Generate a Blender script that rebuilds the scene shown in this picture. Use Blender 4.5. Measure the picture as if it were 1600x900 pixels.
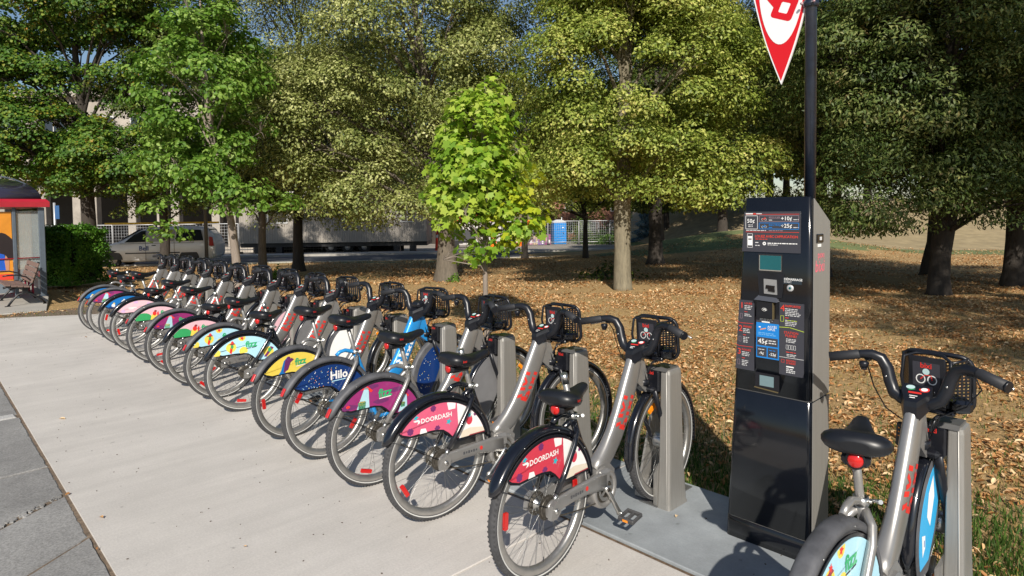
import bpy, math, random
import numpy as np
from mathutils import Vector, Matrix, noise as mn
PI = math.pi; R_ = math.radians
sc = bpy.context.scene
for o in list(bpy.data.objects): bpy.data.objects.remove(o)
# ------------------------------------------------------------------ camera
YAW, PIT, ROLL = 0.8115, 0.03812, -0.01179
CAM = Vector((2.08977, -2.11019, 1.7043))
fw = Vector((-math.sin(YAW)*math.cos(PIT), math.cos(YAW)*math.cos(PIT), -math.sin(PIT)))
rt = Vector((math.cos(YAW), math.sin(YAW), 0)); up = rt.cross(fw)
rt2 = rt*math.cos(ROLL)+up*math.sin(ROLL); up2 = up*math.cos(ROLL)-rt*math.sin(ROLL)
cd = bpy.data.cameras.new('camera'); cam = bpy.data.objects.new('camera', cd); sc.collection.objects.link(cam)
M = Matrix((rt2, up2, -fw)).transposed().to_4x4(); M.translation = CAM; cam.matrix_world = M
cd.sensor_width = 36; cd.lens = 1000.2/1600*36; cd.shift_y = -80.8/1600; cd.clip_start = .05; cd.clip_end = 3000
sc.camera = cam
# ------------------------------------------------------------------ light
SUN_EL, SUN_AZ = R_(34), math.atan2(.72, -.69)
w = bpy.data.worlds.new('World'); sc.world = w; w.use_nodes = True
nt = w.node_tree; bg = nt.nodes['Background']; sky = nt.nodes.new('ShaderNodeTexSky'); sky.sky_type = 'NISHITA'
sky.sun_disc = False; sky.sun_elevation = SUN_EL; sky.sun_rotation = SUN_AZ; sky.dust_density = .6; sky.ozone_density = 2.0
nt.links.new(sky.outputs[0], bg.inputs[0]); bg.inputs[1].default_value = .078
sd = bpy.data.lights.new('sun', 'SUN'); sd.energy = 4.7; sd.angle = R_(.5); sd.color = (1, .93, .83)
so = bpy.data.objects.new('sun', sd); sc.collection.objects.link(so)
sdir = Vector((math.sin(SUN_AZ)*math.cos(SUN_EL), math.cos(SUN_AZ)*math.cos(SUN_EL), math.sin(SUN_EL)))
so.rotation_euler = sdir.to_track_quat('Z', 'Y').to_euler(); so.location = (0, 0, 30)
sc.view_settings.view_transform = 'Standard'; sc.view_settings.look = 'None'; sc.view_settings.exposure = 0.28; sc.view_settings.gamma = 1
sc.cycles.max_bounces = 8; sc.cycles.transparent_max_bounces = 12
C = sc.collection
# ------------------------------------------------------------------ plan frame: L metres to the side, D metres along the view
UX, UY = math.cos(YAW), math.sin(YAW)
def LD(L, D): return (CAM.x+UX*L-UY*D, CAM.y+UY*L+UX*D)
def toLD(x, y):
    dx, dy = x-CAM.x, y-CAM.y
    return dx*UX+dy*UY, -dx*UY+dy*UX
def sstep(a, b, x):
    if a > b: return 1-sstep(b, a, x)
    t = min(1, max(0, (x-a)/(b-a))); return t*t*(3-2*t)
def height(x, y):
    L, D = toLD(x, y)
    z = -.028*max(0, D-11.5)-.02
    if D > 95: z += .028*(D-95)
    # dry grassy hill to the side and the low mound before it
    if L > 0:
        z += 3.9*sstep(0, 1, (D-27-.0*L)/34)*sstep(9, 17, L)
        z += 1.15*math.exp(-((L-11.5)/5.5)**2-((D-33)/5)**2)
    if 3 < D < 28 and y > 1.5: z += .05*sstep(1.5, 5, y)*sstep(28, 22, D)*mn.noise(Vector((x*.35, y*.35, 0)))
    return z
def ground(L, D):
    x, y = LD(L, D); return (x, y, height(x, y))
# ------------------------------------------------------------------ materials
MATS = {}
def rgb(h):
    h = h.lstrip('#'); v = [int(h[i:i+2], 16)/255 for i in (0, 2, 4)]
    return tuple(((c/12.92) if c < .04045 else ((c+.055)/1.055)**2.4) for c in v)
def mat(name, col, rough=.5, metal=0., var=0., scale=8., bump=0., bscale=60., coat=0., spec=None, stretch=None):
    if name in MATS: return MATS[name]
    if isinstance(col, str): col = rgb(col)
    m = bpy.data.materials.new(name); m.use_nodes = True; n = m.node_tree.nodes; l = m.node_tree.links; b = n['Principled BSDF']
    b.inputs['Base Color'].default_value = (*col, 1); b.inputs['Roughness'].default_value = rough; b.inputs['Metallic'].default_value = metal
    if coat: b.inputs['Coat Weight'].default_value = coat; b.inputs['Coat Roughness'].default_value = .06
    if spec is not None: b.inputs['Specular IOR Level'].default_value = spec
    if var or bump:
        tc = n.new('ShaderNodeTexCoord'); mp = n.new('ShaderNodeMapping'); l.new(tc.outputs['Object'], mp.inputs[0])
        if stretch: mp.inputs['Scale'].default_value = stretch
        if var:
            no = n.new('ShaderNodeTexNoise'); no.inputs['Scale'].default_value = scale; no.inputs['Detail'].default_value = 7; no.inputs['Roughness'].default_value = .65
            l.new(mp.outputs[0], no.inputs['Vector'])
            cr = n.new('ShaderNodeValToRGB'); cr.color_ramp.elements[0].position = .3; cr.color_ramp.elements[1].position = .72
            cr.color_ramp.elements[0].color = (*[c*(1-var) for c in col], 1); cr.color_ramp.elements[1].color = (*[min(1, c*(1+var)) for c in col], 1)
            l.new(no.outputs[0], cr.inputs[0]); l.new(cr.outputs[0], b.inputs['Base Color'])
            mr = n.new('ShaderNodeMapRange'); mr.inputs[3].default_value = rough*.85; mr.inputs[4].default_value = min(1, rough*1.2); l.new(no.outputs[0], mr.inputs[0]); l.new(mr.outputs[0], b.inputs['Roughness'])
        if bump:
            nb = n.new('ShaderNodeTexNoise'); nb.inputs['Scale'].default_value = bscale; nb.inputs['Detail'].default_value = 5; l.new(mp.outputs[0], nb.inputs['Vector'])
            bp = n.new('ShaderNodeBump'); bp.inputs['Strength'].default_value = bump; bp.inputs['Distance'].default_value = .01
            l.new(nb.outputs[0], bp.inputs['Height']); l.new(bp.outputs[0], b.inputs['Normal'])
    MATS[name] = m; return m
def leafmat(name, cols, trans=.35, rough=.55, big=.34, rnd_=.5, gain=1.0):
    if name in MATS: return MATS[name]
    m = bpy.data.materials.new(name); m.use_nodes = True; n = m.node_tree.nodes; l = m.node_tree.links; b = n['Principled BSDF']; out = n['Material Output']
    g = n.new('ShaderNodeNewGeometry'); cr = n.new('ShaderNodeValToRGB'); e = cr.color_ramp.elements
    cols = [tuple(min(.9, v*gain) for v in (rgb(c) if isinstance(c, str) else c)) for c in cols]
    for i, c in enumerate(cols):
        p = i/(len(cols)-1)
        if i == 0: el = e[0]
        elif i == len(cols)-1: el = e[-1]
        else: el = e.new(p)
        el.position = p; el.color = (*c, 1)
    tc = n.new('ShaderNodeTexCoord'); no = n.new('ShaderNodeTexNoise'); no.inputs['Scale'].default_value = 1.1; no.inputs['Detail'].default_value = 3; l.new(tc.outputs['Object'], no.inputs['Vector'])
    ma = n.new('ShaderNodeMath'); ma.operation = 'MULTIPLY_ADD'; ma.inputs[1].default_value = 1.6; ma.inputs[2].default_value = -.8
    l.new(no.outputs[0], ma.inputs[0]); ad = n.new('ShaderNodeMath'); ad.operation = 'MULTIPLY_ADD'; ad.inputs[1].default_value = rnd_
    l.new(g.outputs['Random Per Island'], ad.inputs[0]); ad.use_clamp = True
    m2 = n.new('ShaderNodeMath'); m2.operation = 'MULTIPLY_ADD'; m2.inputs[1].default_value = big*2; m2.inputs[2].default_value = .25; l.new(ma.outputs[0], m2.inputs[0]); l.new(m2.outputs[0], ad.inputs[2])
    l.new(ad.outputs[0], cr.inputs[0]); l.new(cr.outputs[0], b.inputs['Base Color']); b.inputs['Roughness'].default_value = rough; b.inputs['Specular IOR Level'].default_value = .45
    if trans:
        t = n.new('ShaderNodeBsdfTranslucent'); l.new(cr.outputs[0], t.inputs[0]); mx = n.new('ShaderNodeMixShader'); mx.inputs[0].default_value = trans
        l.new(b.outputs[0], mx.inputs[1]); l.new(t.outputs[0], mx.inputs[2]); l.new(mx.outputs[0], out.inputs[0])
    MATS[name] = m; return m
def glass(name, col=(1, 1, 1), rough=.02, alpha=.25):
    if name in MATS: return MATS[name]
    m = bpy.data.materials.new(name); m.use_nodes = True; n = m.node_tree.nodes; l = m.node_tree.links; b = n['Principled BSDF']; out = n['Material Output']
    b.inputs['Base Color'].default_value = (*col, 1); b.inputs['Roughness'].default_value = rough
    t = n.new('ShaderNodeBsdfTransparent'); t.inputs[0].default_value = (*col, 1); mx = n.new('ShaderNodeMixShader'); mx.inputs[0].default_value = alpha
    l.new(t.outputs[0], mx.inputs[1]); l.new(b.outputs[0], mx.inputs[2]); l.new(mx.outputs[0], out.inputs[0]); MATS[name] = m; return m
# ------------------------------------------------------------------ mesh builder
class MB:
    def __init__(s): s.v = []; s.f = []; s.m = []; s.s = []; s.mats = []
    def mi(s, m):
        if m not in s.mats: s.mats.append(m)
        return s.mats.index(m)
    def add(s, vs, fs, m=None, smooth=False):
        o = len(s.v); s.v += [tuple(x) for x in vs]; k = s.mi(m)
        for f in fs: s.f.append([i+o for i in f]); s.m.append(k); s.s.append(smooth)
        return s
    def box(s, c, d, m=None, rot=None, bev=0.):
        x, y, z = (a/2 for a in d)
        if bev:
            b = min(bev, x*.9, y*.9, z*.9); vs = []; 
            pts = []
            for sx in (-1, 1):
                for sy in (-1, 1):
                    for sz in (-1, 1):
                        pts += [(sx*x, sy*(y-b), sz*(z-b)), (sx*(x-b), sy*y, sz*(z-b)), (sx*(x-b), sy*(y-b), sz*z)]
            import bmesh
            bm = bmesh.new(); [bm.verts.new(p) for p in pts]; bmesh.ops.convex_hull(bm, input=bm.verts); bmesh.ops.dissolve_limit(bm, angle_limit=.02, verts=bm.verts, edges=bm.edges)
            bm.verts.index_update(); vs = [v.co.copy() for v in bm.verts]; fs = [[v.index for v in f.verts] for f in bm.faces]; bm.free()
        else:
            vs = [Vector((sx*x, sy*y, sz*z)) for sx in (-1, 1) for sy in (-1, 1) for sz in (-1, 1)]
            fs = [(0, 1, 3, 2), (4, 6, 7, 5), (0, 4, 5, 1), (2, 3, 7, 6), (0, 2, 6, 4), (1, 5, 7, 3)]
        if rot is not None: vs = [rot @ v for v in vs]
        return s.add([Vector(c)+v for v in vs], fs, m)
    def tube(s, pts, r, m=None, n=8, caps=True, flat=1., smooth=True, ref=None, closed=False):
        pts = [Vector(p) for p in pts]; k = len(pts); rs = r if isinstance(r, (list, tuple)) else [r]*k
        vs = []; prev = None
        for i, p in enumerate(pts):
            if closed: t = pts[(i+1) % k]-pts[i-1]
            else: t = pts[min(i+1, k-1)]-pts[max(i-1, 0)]
            t.normalize()
            if prev is None:
                a = Vector(ref) if ref else (Vector((0, 0, 1)) if abs(t.z) < .9 else Vector((1, 0, 0)))
            else: a = prev
            nrm = (a-t*a.dot(t)).normalized(); prev = nrm; bi = t.cross(nrm)
            for j in range(n):
                th = 2*PI*j/n; vs.append(p+nrm*math.cos(th)*rs[i]+bi*math.sin(th)*rs[i]*flat)
        fs = []
        for i in range(k if closed else k-1):
            for j in range(n):
                a = i*n+j; b = i*n+(j+1) % n; i2 = (i+1) % k; fs.append((a, b, i2*n+(j+1) % n, i2*n+j))
        s.add(vs, fs, m, smooth)
        if caps and not closed:
            o = len(s.v)-len(vs); kk = s.mi(m)
            s.f.append([o+j for j in range(n)][::-1]); s.m.append(kk); s.s.append(False)
            s.f.append([o+(k-1)*n+j for j in range(n)]); s.m.append(kk); s.s.append(False)
        return s
    def lathe(s, prof, axis='x', c=(0, 0, 0), m=None, n=32, smooth=True, a0=0., a1=2*PI):
        full = abs(a1-a0-2*PI) < 1e-6; nn = n if full else n+1; vs = []
        for i in range(nn):
            th = a0+(a1-a0)*i/n
            for (h, r) in prof:
                cth, sth = math.cos(th)*r, math.sin(th)*r
                p = {'x': (h, cth, sth), 'y': (cth, h, sth), 'z': (cth, sth, h)}[axis]; vs.append((p[0]+c[0], p[1]+c[1], p[2]+c[2]))
        k = len(prof); fs = []
        for i in range(n):
            a = i*k; b = ((i+1) % nn)*k
            for j in range(k-1): fs.append((a+j, b+j, b+j+1, a+j+1))
        return s.add(vs, fs, m, smooth)
    def loft(s, secs, m=None, smooth=True, caps=True, closed=False):
        k = len(secs[0]); vs = [p for q in secs for p in q]; fs = []; ns = len(secs)
        for i in range(ns if closed else ns-1):
            i2 = (i+1) % ns
            for j in range(k): fs.append((i*k+j, i*k+(j+1) % k, i2*k+(j+1) % k, i2*k+j))
        s.add(vs, fs, m, smooth)
        if caps and not closed:
            o = len(s.v)-len(vs); kk = s.mi(m); s.f.append([o+j for j in range(k)][::-1]); s.m.append(kk); s.s.append(False); s.f.append([o+(ns-1)*k+j for j in range(k)]); s.m.append(kk); s.s.append(False)
        return s
    def prism(s, poly, t0, t1, m=None, plane='yz', smooth=False):
        def P(u, v, h): return {'yz': (h, u, v), 'xz': (u, h, v), 'xy': (u, v, h)}[plane]
        n = len(poly); vs = [P(u, v, t0) for u, v in poly]+[P(u, v, t1) for u, v in poly]
        fs = [list(range(n))[::-1], list(range(n, 2*n))]+[(i, (i+1) % n, n+(i+1) % n, n+i) for i in range(n)]
        return s.add(vs, fs, m, smooth)
    def geo(s, g, fn, m=None):
        vs, fs = g; return s.add([fn(x, y) for x, y in vs], fs, m)
    def build(s, name, parent=None, loc=None, rot=None):
        me = bpy.data.meshes.new(name); me.from_pydata(s.v, [], s.f)
        for m in s.mats: me.materials.append(m)
        me.polygons.foreach_set('material_index', s.m); me.polygons.foreach_set('use_smooth', s.s); me.update()
        return link(name, me, parent, loc, rot)
def link(name, me, parent=None, loc=None, rot=None):
    o = bpy.data.objects.new(name, me); C.objects.link(o)
    if parent is not None: o.parent = parent
    if loc is not None: o.location = loc
    if rot is not None: o.rotation_euler = rot
    return o
def empty(name, loc=(0, 0, 0), rz=0, label=None, cat=None, group=None):
    o = bpy.data.objects.new(name, None); C.objects.link(o); o.location = loc; o.rotation_euler = (0, 0, rz); o.empty_display_size = .1
    tag(o, label, cat, group); return o
def tag(o, label=None, cat=None, group=None, kind=None):
    if label: o['label'] = label
    if cat: o['category'] = cat
    if group: o['group'] = group
    if kind: o['kind'] = kind
    return o
_tc = {}
def text(s, size=1., bold=0., shear=0., align='CENTER', space=1.):
    key = (s, bold, shear, align, space)
    if key not in _tc:
        c = bpy.data.curves.new('lettering', 'FONT'); c.body = s; c.size = 1; c.offset = bold; c.shear = shear; c.align_x = align; c.align_y = 'CENTER'; c.space_character = space; c.resolution_u = 2
        o = bpy.data.objects.new('lettering', c); C.objects.link(o); bpy.context.view_layer.update()
        dg = bpy.context.evaluated_depsgraph_get(); me = o.evaluated_get(dg).to_mesh()
        _tc[key] = ([(v.co.x, v.co.y) for v in me.vertices], [list(p.vertices) for p in me.polygons])
        o.evaluated_get(dg).to_mesh_clear(); bpy.data.objects.remove(o)
    v, f = _tc[key]; return [(x*size, y*size) for x, y in v], f
def blob(cx, cy, rx, ry, n=16, jit=0., seed=0, rot=0):
    r = random.Random(seed); out = []
    for i in range(n):
        t = 2*PI*i/n; k = 1+r.uniform(-jit, jit); x, y = rx*k*math.cos(t), ry*k*math.sin(t)
        out.append((cx+x*math.cos(rot)-y*math.sin(rot), cy+x*math.sin(rot)+y*math.cos(rot)))
    return out
def star(cx, cy, r1, r2, n=5, rot=0.):
    return [(cx+(r1 if i % 2 == 0 else r2)*math.cos(rot+PI*i/n), cy+(r1 if i % 2 == 0 else r2)*math.sin(rot+PI*i/n)) for i in range(2*n)]
def stroke(pts, w):
    vs = []; fs = []
    for a, b in zip(pts[:-1], pts[1:]):
        dx, dy = b[0]-a[0], b[1]-a[1]; d = math.hypot(dx, dy) or 1; nx, ny = -dy/d*w/2, dx/d*w/2; ex, ey = dx/d*w*.3, dy/d*w*.3
        o = len(vs); vs += [(a[0]+nx-ex, a[1]+ny-ey), (a[0]-nx-ex, a[1]-ny-ey), (b[0]-nx+ex, b[1]-ny+ey), (b[0]+nx+ex, b[1]+ny+ey)]; fs.append((o, o+1, o+2, o+3))
    return vs, fs
# ------------------------------------------------------------------ setting: ground, plaza, slabs
rnd = random.Random(4)
def groundmat():
    m = bpy.data.materials.new('dry_lawn'); m.use_nodes = True; n = m.node_tree.nodes; l = m.node_tree.links; b = n['Principled BSDF']; b.inputs['Roughness'].default_value = .95; b.inputs['Specular IOR Level'].default_value = .1
    tc = n.new('ShaderNodeTexCoord')
    def noi(s, d=6, r=.65):
        k = n.new('ShaderNodeTexNoise'); k.inputs['Scale'].default_value = s; k.inputs['Detail'].default_value = d; k.inputs['Roughness'].default_value = r; l.new(tc.outputs['Object'], k.inputs['Vector']); return k
    a = noi(22, 8, .75); bb = noi(.55, 5); c = noi(3.2, 5)
    r1 = n.new('ShaderNodeValToRGB'); e = r1.color_ramp.elements; e[0].position = .34; e[0].color = (.19, .125, .055, 1); e[1].position = .66; e[1].color = (.62, .43, .22, 1); k = e.new(.5); k.color = (.42, .28, .13, 1)
    l.new(a.outputs[0], r1.inputs[0])
    r2 = n.new('ShaderNodeValToRGB'); e = r2.color_ramp.elements; e[0].position = .35; e[0].color = (.10, .095, .035, 1); e[1].position = .68; e[1].color = (.36, .29, .14, 1); l.new(a.outputs[0], r2.inputs[0])
    mr = n.new('ShaderNodeMapRange'); mr.inputs[1].default_value = .56; mr.inputs[2].default_value = .74; l.new(bb.outputs[0], mr.inputs[0])
    mx = n.new('ShaderNodeMix'); mx.data_type = 'RGBA'; l.new(mr.outputs[0], mx.inputs[0]); l.new(r1.outputs[0], mx.inputs[6]); l.new(r2.outputs[0], mx.inputs[7])
    l.new(mx.outputs[2], b.inputs['Base Color'])
    bp = n.new('ShaderNodeBump'); bp.inputs['Strength'].default_value = .9; bp.inputs['Distance'].default_value = .03; l.new(a.outputs[0], bp.inputs['Height']); l.new(bp.outputs[0], b.inputs['Normal']); return m
def concrete(name, c, var, broom=True, stain=.25):
    m = bpy.data.materials.new(name); m.use_nodes = True; n = m.node_tree.nodes; l = m.node_tree.links; b = n['Principled BSDF']; b.inputs['Roughness'].default_value = .85; b.inputs['Specular IOR Level'].default_value = .25
    tc = n.new('ShaderNodeTexCoord')
    def noi(s, d, r, mpv=None, rz=0):
        k = n.new('ShaderNodeTexNoise'); k.inputs['Scale'].default_value = s; k.inputs['Detail'].default_value = d; k.inputs['Roughness'].default_value = r
        if mpv:
            mp = n.new('ShaderNodeMapping'); mp.inputs['Scale'].default_value = mpv; mp.inputs['Rotation'].default_value = (0, 0, rz); l.new(tc.outputs['Object'], mp.inputs[0]); l.new(mp.outputs[0], k.inputs['Vector'])
        else: l.new(tc.outputs['Object'], k.inputs['Vector'])
        return k
    fine = noi(90, 4, .7); big = noi(1.1, 6, .6); br = noi(1, 5, .75, (110, 2.2, 1), R_(15)); wide = noi(1, 4, .6, (7, .35, 1), R_(8)); sp = noi(14, 3, .5)
    def mul(x, lo, hi, a=.3, z=.7):
        k = n.new('ShaderNodeMapRange'); k.inputs[1].default_value = a; k.inputs[2].default_value = z; k.inputs[3].default_value = lo; k.inputs[4].default_value = hi; l.new(x.outputs[0], k.inputs[0]); return k
    terms = [mul(fine, 1-var*.8, 1+var*.8), mul(big, 1-stain*.35, 1+stain*.35), mul(noi(.35, 4, .5), 1-stain*.25, 1+stain*.2), mul(noi(3.5, 8, .75), 1-stain*.2, 1+stain*.15)]
    if broom: terms += [mul(br, .955, 1.045), mul(wide, .94, 1.05)]
    terms.append(mul(sp, .72, 1.0, .25, .30))
    cur = terms[0]
    for t in terms[1:]:
        k = n.new('ShaderNodeMath'); k.operation = 'MULTIPLY'; l.new(cur.outputs[0], k.inputs[0]); l.new(t.outputs[0], k.inputs[1]); cur = k
    vm = n.new('ShaderNodeVectorMath'); vm.operation = 'SCALE'; vm.inputs[0].default_value = c; l.new(cur.outputs[0], vm.inputs[3]); l.new(vm.outputs[0], b.inputs['Base Color'])
    bp = n.new('ShaderNodeBump'); bp.inputs['Strength'].default_value = .35; bp.inputs['Distance'].default_value = .004
    h = n.new('ShaderNodeMath'); h.operation = 'ADD'; l.new(fine.outputs[0], h.inputs[0]); l.new((br if broom else sp).outputs[0], h.inputs[1]); l.new(h.outputs[0], bp.inputs['Height']); l.new(bp.outputs[0], b.inputs['Normal']); return m
GM = groundmat()
def axis_steps(lo, hi, near0, near1, fine, grow=1.12):
    out = [near0]; st = fine
    while out[-1] < near1: out.append(out[-1]+fine)
    st = fine
    while out[-1] < hi: st *= grow; out.append(out[-1]+st)
    st = fine; left = []; x = near0
    while x > lo: st *= grow; x -= st; left.append(x)
    return left[::-1]+out
Ls = axis_steps(-500, 500, -20, 24, .8); Ds = axis_steps(-60, 1400, -4, 60, .6)
vs = []; 
for D in Ds:
    for L in Ls:
        x, y = LD(L, D); z = height(x, y)
        if -12.2 < x < 9 and -9 < y < 1.9: z = min(z, -.035)
        vs.append((x, y, z))
nL = len(Ls); fs = [(i*nL+j, i*nL+j+1, (i+1)*nL+j+1, (i+1)*nL+j) for i in range(len(Ds)-1) for j in range(nL-1)]
HILLM = mat('hill_straw', (.34, .265, .145), .95, var=.28, scale=1.6, bump=.6, bscale=12); GREENM = mat('hill_foot_green', (.15, .18, .065), .95, var=.3, scale=1.2, bump=.5, bscale=12)
mb = MB(); mb.add(vs, fs, GM, True); mb.mi(HILLM); mb.mi(GREENM)
for i in range(len(Ds)-1):
    for j in range(nL-1):
        L_, D_ = Ls[j], Ds[i]; hw = sstep(0, 1, (D_-27)/34)*sstep(9, 17, L_); q = mn.noise(Vector((L_*.3, D_*.3, 0)))*.02
        if hw+q > .030: mb.m[i*(nL-1)+j] = 1
        elif hw+q > .001 and D_ > 28: mb.m[i*(nL-1)+j] = 2
tag(mb.build('ground'), kind='structure')
CONC = concrete('new_concrete', (.54, .512, .475), .12); OLD = concrete('old_concrete', (.275, .27, .26), .40, False, .7); PLATE = concrete('plate_concrete', (.30, .325, .34), .08, False, .8)
JOINT = mat('joint_dirt', (.17, .125, .085), .95, var=.5, scale=25, bump=.6, bscale=120); WALK2 = concrete('far_concrete', (.40, .38, .34), .1, False, .3)
def slab(name, poly, z0, z1, m, bev=.006, parent=None, kind='structure', label=None):
    """a paving slab with a chamfered, slightly uneven edge"""
    n = len(poly); cx = sum(p[0] for p in poly)/n; cy = sum(p[1] for p in poly)/n
    def ins(p, d):
        dx, dy = cx-p[0], cy-p[1]; k = math.hypot(dx, dy); return (p[0]+dx/k*d*1.4, p[1]+dy/k*d*1.4)
    mb = MB(); a = [(*p, z0) for p in poly]; b = [(*p, z1-bev) for p in poly]; c = [(*ins(p, bev), z1) for p in poly]
    fs = [(i, (i+1) % n, n+(i+1) % n, n+i) for i in range(n)]+[(n+i, n+(i+1) % n, 2*n+(i+1) % n, 2*n+i) for i in range(n)]+[list(range(2*n, 3*n))]
    mb.add(a+b+c, fs, m); o = mb.build(name, parent)
    if parent is None: tag(o, kind=kind)
    if label: o['label'] = label
    return o
plaza = MB(); plaza.add([(-12.3, -1.49, -.010), (9, -1.49, -.010), (9, 1.345, -.010), (-12.3, 1.345, -.010)], [(0, 1, 2, 3)], JOINT); plaza = tag(plaza.build('plaza_base'), kind='structure')
slab('slab', [(-.245, -1.435), (8.5, -1.435), (8.5, 1.34), (-.245, 1.34)], -.09, 0, CONC, .004, plaza)
slab('slab', [(-12.0, -1.435), (-.252, -1.435), (-.252, 1.34), (-10.4, 1.34), (-11.2, .02), (-11.9, -1.2)], -.09, 0, CONC, .004, plaza)
# older, darker pavement beside it, broken into slabs
old = MB(); old.add([(-14, -9, -.014), (9, -9, -.014), (9, -1.492, -.014), (-14, -1.492, -.014)], [(0, 1, 2, 3)], JOINT); old = tag(old.build('old_pavement'), kind='structure')
def edge_pts(x0, x1, jit, n=26, y=-1.450):
    return [(x0+(x1-x0)*i/n, y-abs(rnd.gauss(0, jit))) for i in range(1, n)]
def oslab(xa0, xa1, xb0, xb1, yfar=-3.6, dz=0.):   # near-edge x and far-edge x at both ends
    poly = [(xa0, -1.451)]+edge_pts(xa0, xb0, .0035)+[(xb0, -1.451)]
    k = 9
    poly += [(xb0+(xb1-xb0)*i/k+rnd.gauss(0, .007), -1.463+(yfar+1.463)*i/k) for i in range(1, k)]
    poly += [(xb1, yfar), (xa1, yfar)]
    poly += [(xa1+(xa0-xa1)*i/k+rnd.gauss(0, .007), yfar+(-1.463-yfar)*i/k) for i in range(1, k)]
    slab('slab', poly, -.08, -.004+dz, OLD, .007, old)
oslab(-13.5, -13.5, -9.62, -9.62); oslab(-9.6, -9.6, -6.42, -6.42, dz=.002); oslab(-6.40, -6.40, -4.90, -4.86); oslab(-4.76, -4.74, -3.262, -3.26, dz=.001)
oslab(-3.24, -3.24, -2.672, -1.0); oslab(-2.615, -.92, -1.93, -.30, dz=-.002)
oslab(-1.905, -.28, -.35, 1.2, dz=.001); oslab(-.33, 1.22, 1.5, 3.0); oslab(1.52, 3.02, 8.5, 8.5)
slab('slab', [(-4.89, -1.47), (-4.775, -1.468), (-4.76, -1.9), (-4.73, -2.6), (-4.86, -2.6), (-4.885, -1.95)], -.07, .004, concrete('white_patch', (.46, .455, .44), .3, False), .01, old, label='whitish patched strip of concrete')
for yy in (-5.7, -7.8): slab('slab', [(-13, yy), (8.5, yy), (8.5, yy+2.07), (-13, yy+2.07)], -.08, -.004, OLD, .006, old)
# crushed crack filler
mb = MB()
for i in range(260):
    t = rnd.random(); x = -2.645+t*1.69+rnd.gauss(0, .012); y = -1.463-t*2.13+rnd.gauss(0, .012); r = rnd.uniform(.004, .014)
    mb.box((x, y, -.012+rnd.uniform(0, .006)), (r*2, r*1.6, r), OLD, Matrix.Rotation(rnd.random()*3, 3, 'Z'))
o = mb.build('crack_rubble', old); o['kind'] = 'stuff'
# concrete ballast plates under the docks
for i, (a, b) in enumerate([(1.02, 3.6), (-.43, .985), (-2.46, -.465), (-4.5, -2.49), (-6.55, -4.53), (-8.6, -6.58), (-10.0, -8.63)]):
    if i == 0: a = .985
    o = slab('ballast_plate', [(a, .50), (b, .50), (b, 1.335), (a, 1.335)], .0045, .022, PLATE, .005)
    tag(o, ['blue grey concrete ballast plate under the dock beside the ticket kiosk', 'blue grey concrete ballast plate under the pay kiosk and the nearest dock', 'blue grey ballast plate under the second to fourth docks from the kiosk',
     'blue grey ballast plate under the blue framed bicycle', 'blue grey ballast plate around the seventh to ninth docks from the kiosk', 'blue grey ballast plate around the tenth to twelfth docks', 'blue grey ballast plate at the far end of the dock row'][i], 'plate', 'ballast plates under the bicycle docks', 'thing')
mb = MB(); mb.add([(-10, .484, .003), (3.6, .484, .003), (3.6, .4995, .003), (-10, .4995, .003)], [(0, 1, 2, 3)], mat('plate_edge_dirt', (.13, .085, .05), .95, var=.5, scale=30)); mb.build('dirt_line', plaza)
# road, kerbs, far pavement: strips in the plan frame following the slope of the terrain
def strip(name, e0, e1, off, m, L0=-120, L1=75, n=60, thick=0., parent=None):
    """e0/e1: functions L -> D of the near and far edge"""
    vs = []; fs = []
    for i in range(n+1):
        L = L0+(L1-L0)*i/n
        for k in range(5):
            D = e0(L)+(e1(L)-e0(L))*k/4; x, y = LD(L, D); zz = -.028*max(0, D-11.5)-.02; vs.append((x, y, zz+off))
        if thick:
            x, y = LD(L, e0(L)); vs.append((x, y, -.028*max(0, e0(L)-11.5)-.02+off-thick))
    k = 6 if thick else 5
    for i in range(n):
        a = i*k; b = (i+1)*k
        for j in range(4): fs.append((a+j, b+j, b+j+1, a+j+1))
        if thick: fs.append((a+5, b+5, b, a))
    mb = MB(); mb.add(vs, fs, m); o = mb.build(name, parent)
    if parent is None: tag(o, kind='structure')
    return o
ROADM = concrete('asphalt', (.085, .09, .10), .25, False, .4)
re0 = lambda L: 31.6+.2*min(L, 4) if L < 6 else 32.4
re1 = lambda L: re0(L)+7.2
KERBM = WALK2
strip('road', re0, re1, .02, ROADM, L1=11)
strip('kerb_near', lambda L: re0(L)-.16, lambda L: re0(L)+.01, .06, KERBM, L1=11, thick=.1)
strip('kerb_far', lambda L: re1(L)-.02, lambda L: re1(L)+.15, .13, KERBM, thick=.12)
strip('far_pavement', lambda L: re1(L)+.15, lambda L: re1(L)+3.2, .126, WALK2, L1=11)
strip('construction_yard', lambda L: re1(L)+3.2, lambda L: re1(L)+45, .05, concrete('yard', (.33, .30, .26), .25, False, .6), L1=9)
# ------------------------------------------------------------------ bicycles
WR = .335; WB_ = 1.066
SILVER = mat('silver_paint', (.33, .322, .31), .36, .6, var=.10, scale=5, coat=.25)
BLUEF = mat('blue_paint', (.02, .27, .66), .35, .15, var=.08, scale=5, coat=.4)
GLOSSB = mat('gloss_black', (.007, .008, .012), .2, var=.3, scale=9, coat=.6)
SATB = mat('satin_black', (.009, .010, .014), .33, var=.3, scale=12)
GREYF = mat('worn_grey_plastic', (.085, .087, .095), .55, var=.45, scale=7)
RUBB = mat('tyre_rubber', (.055, .055, .058), .85, var=.35, scale=14, bump=.5, bscale=90)
SADM = mat('saddle_vinyl', (.009, .010, .013), .38, var=.2, scale=10)
GRIP = mat('grip_rubber', (.022, .023, .027), .6)
STEEL = mat('polished_steel', (.60, .60, .58), .28, .95, var=.1, scale=20)
ALU = mat('rim_aluminium', (.46, .45, .43), .36, .85, var=.15, scale=18)
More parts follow.
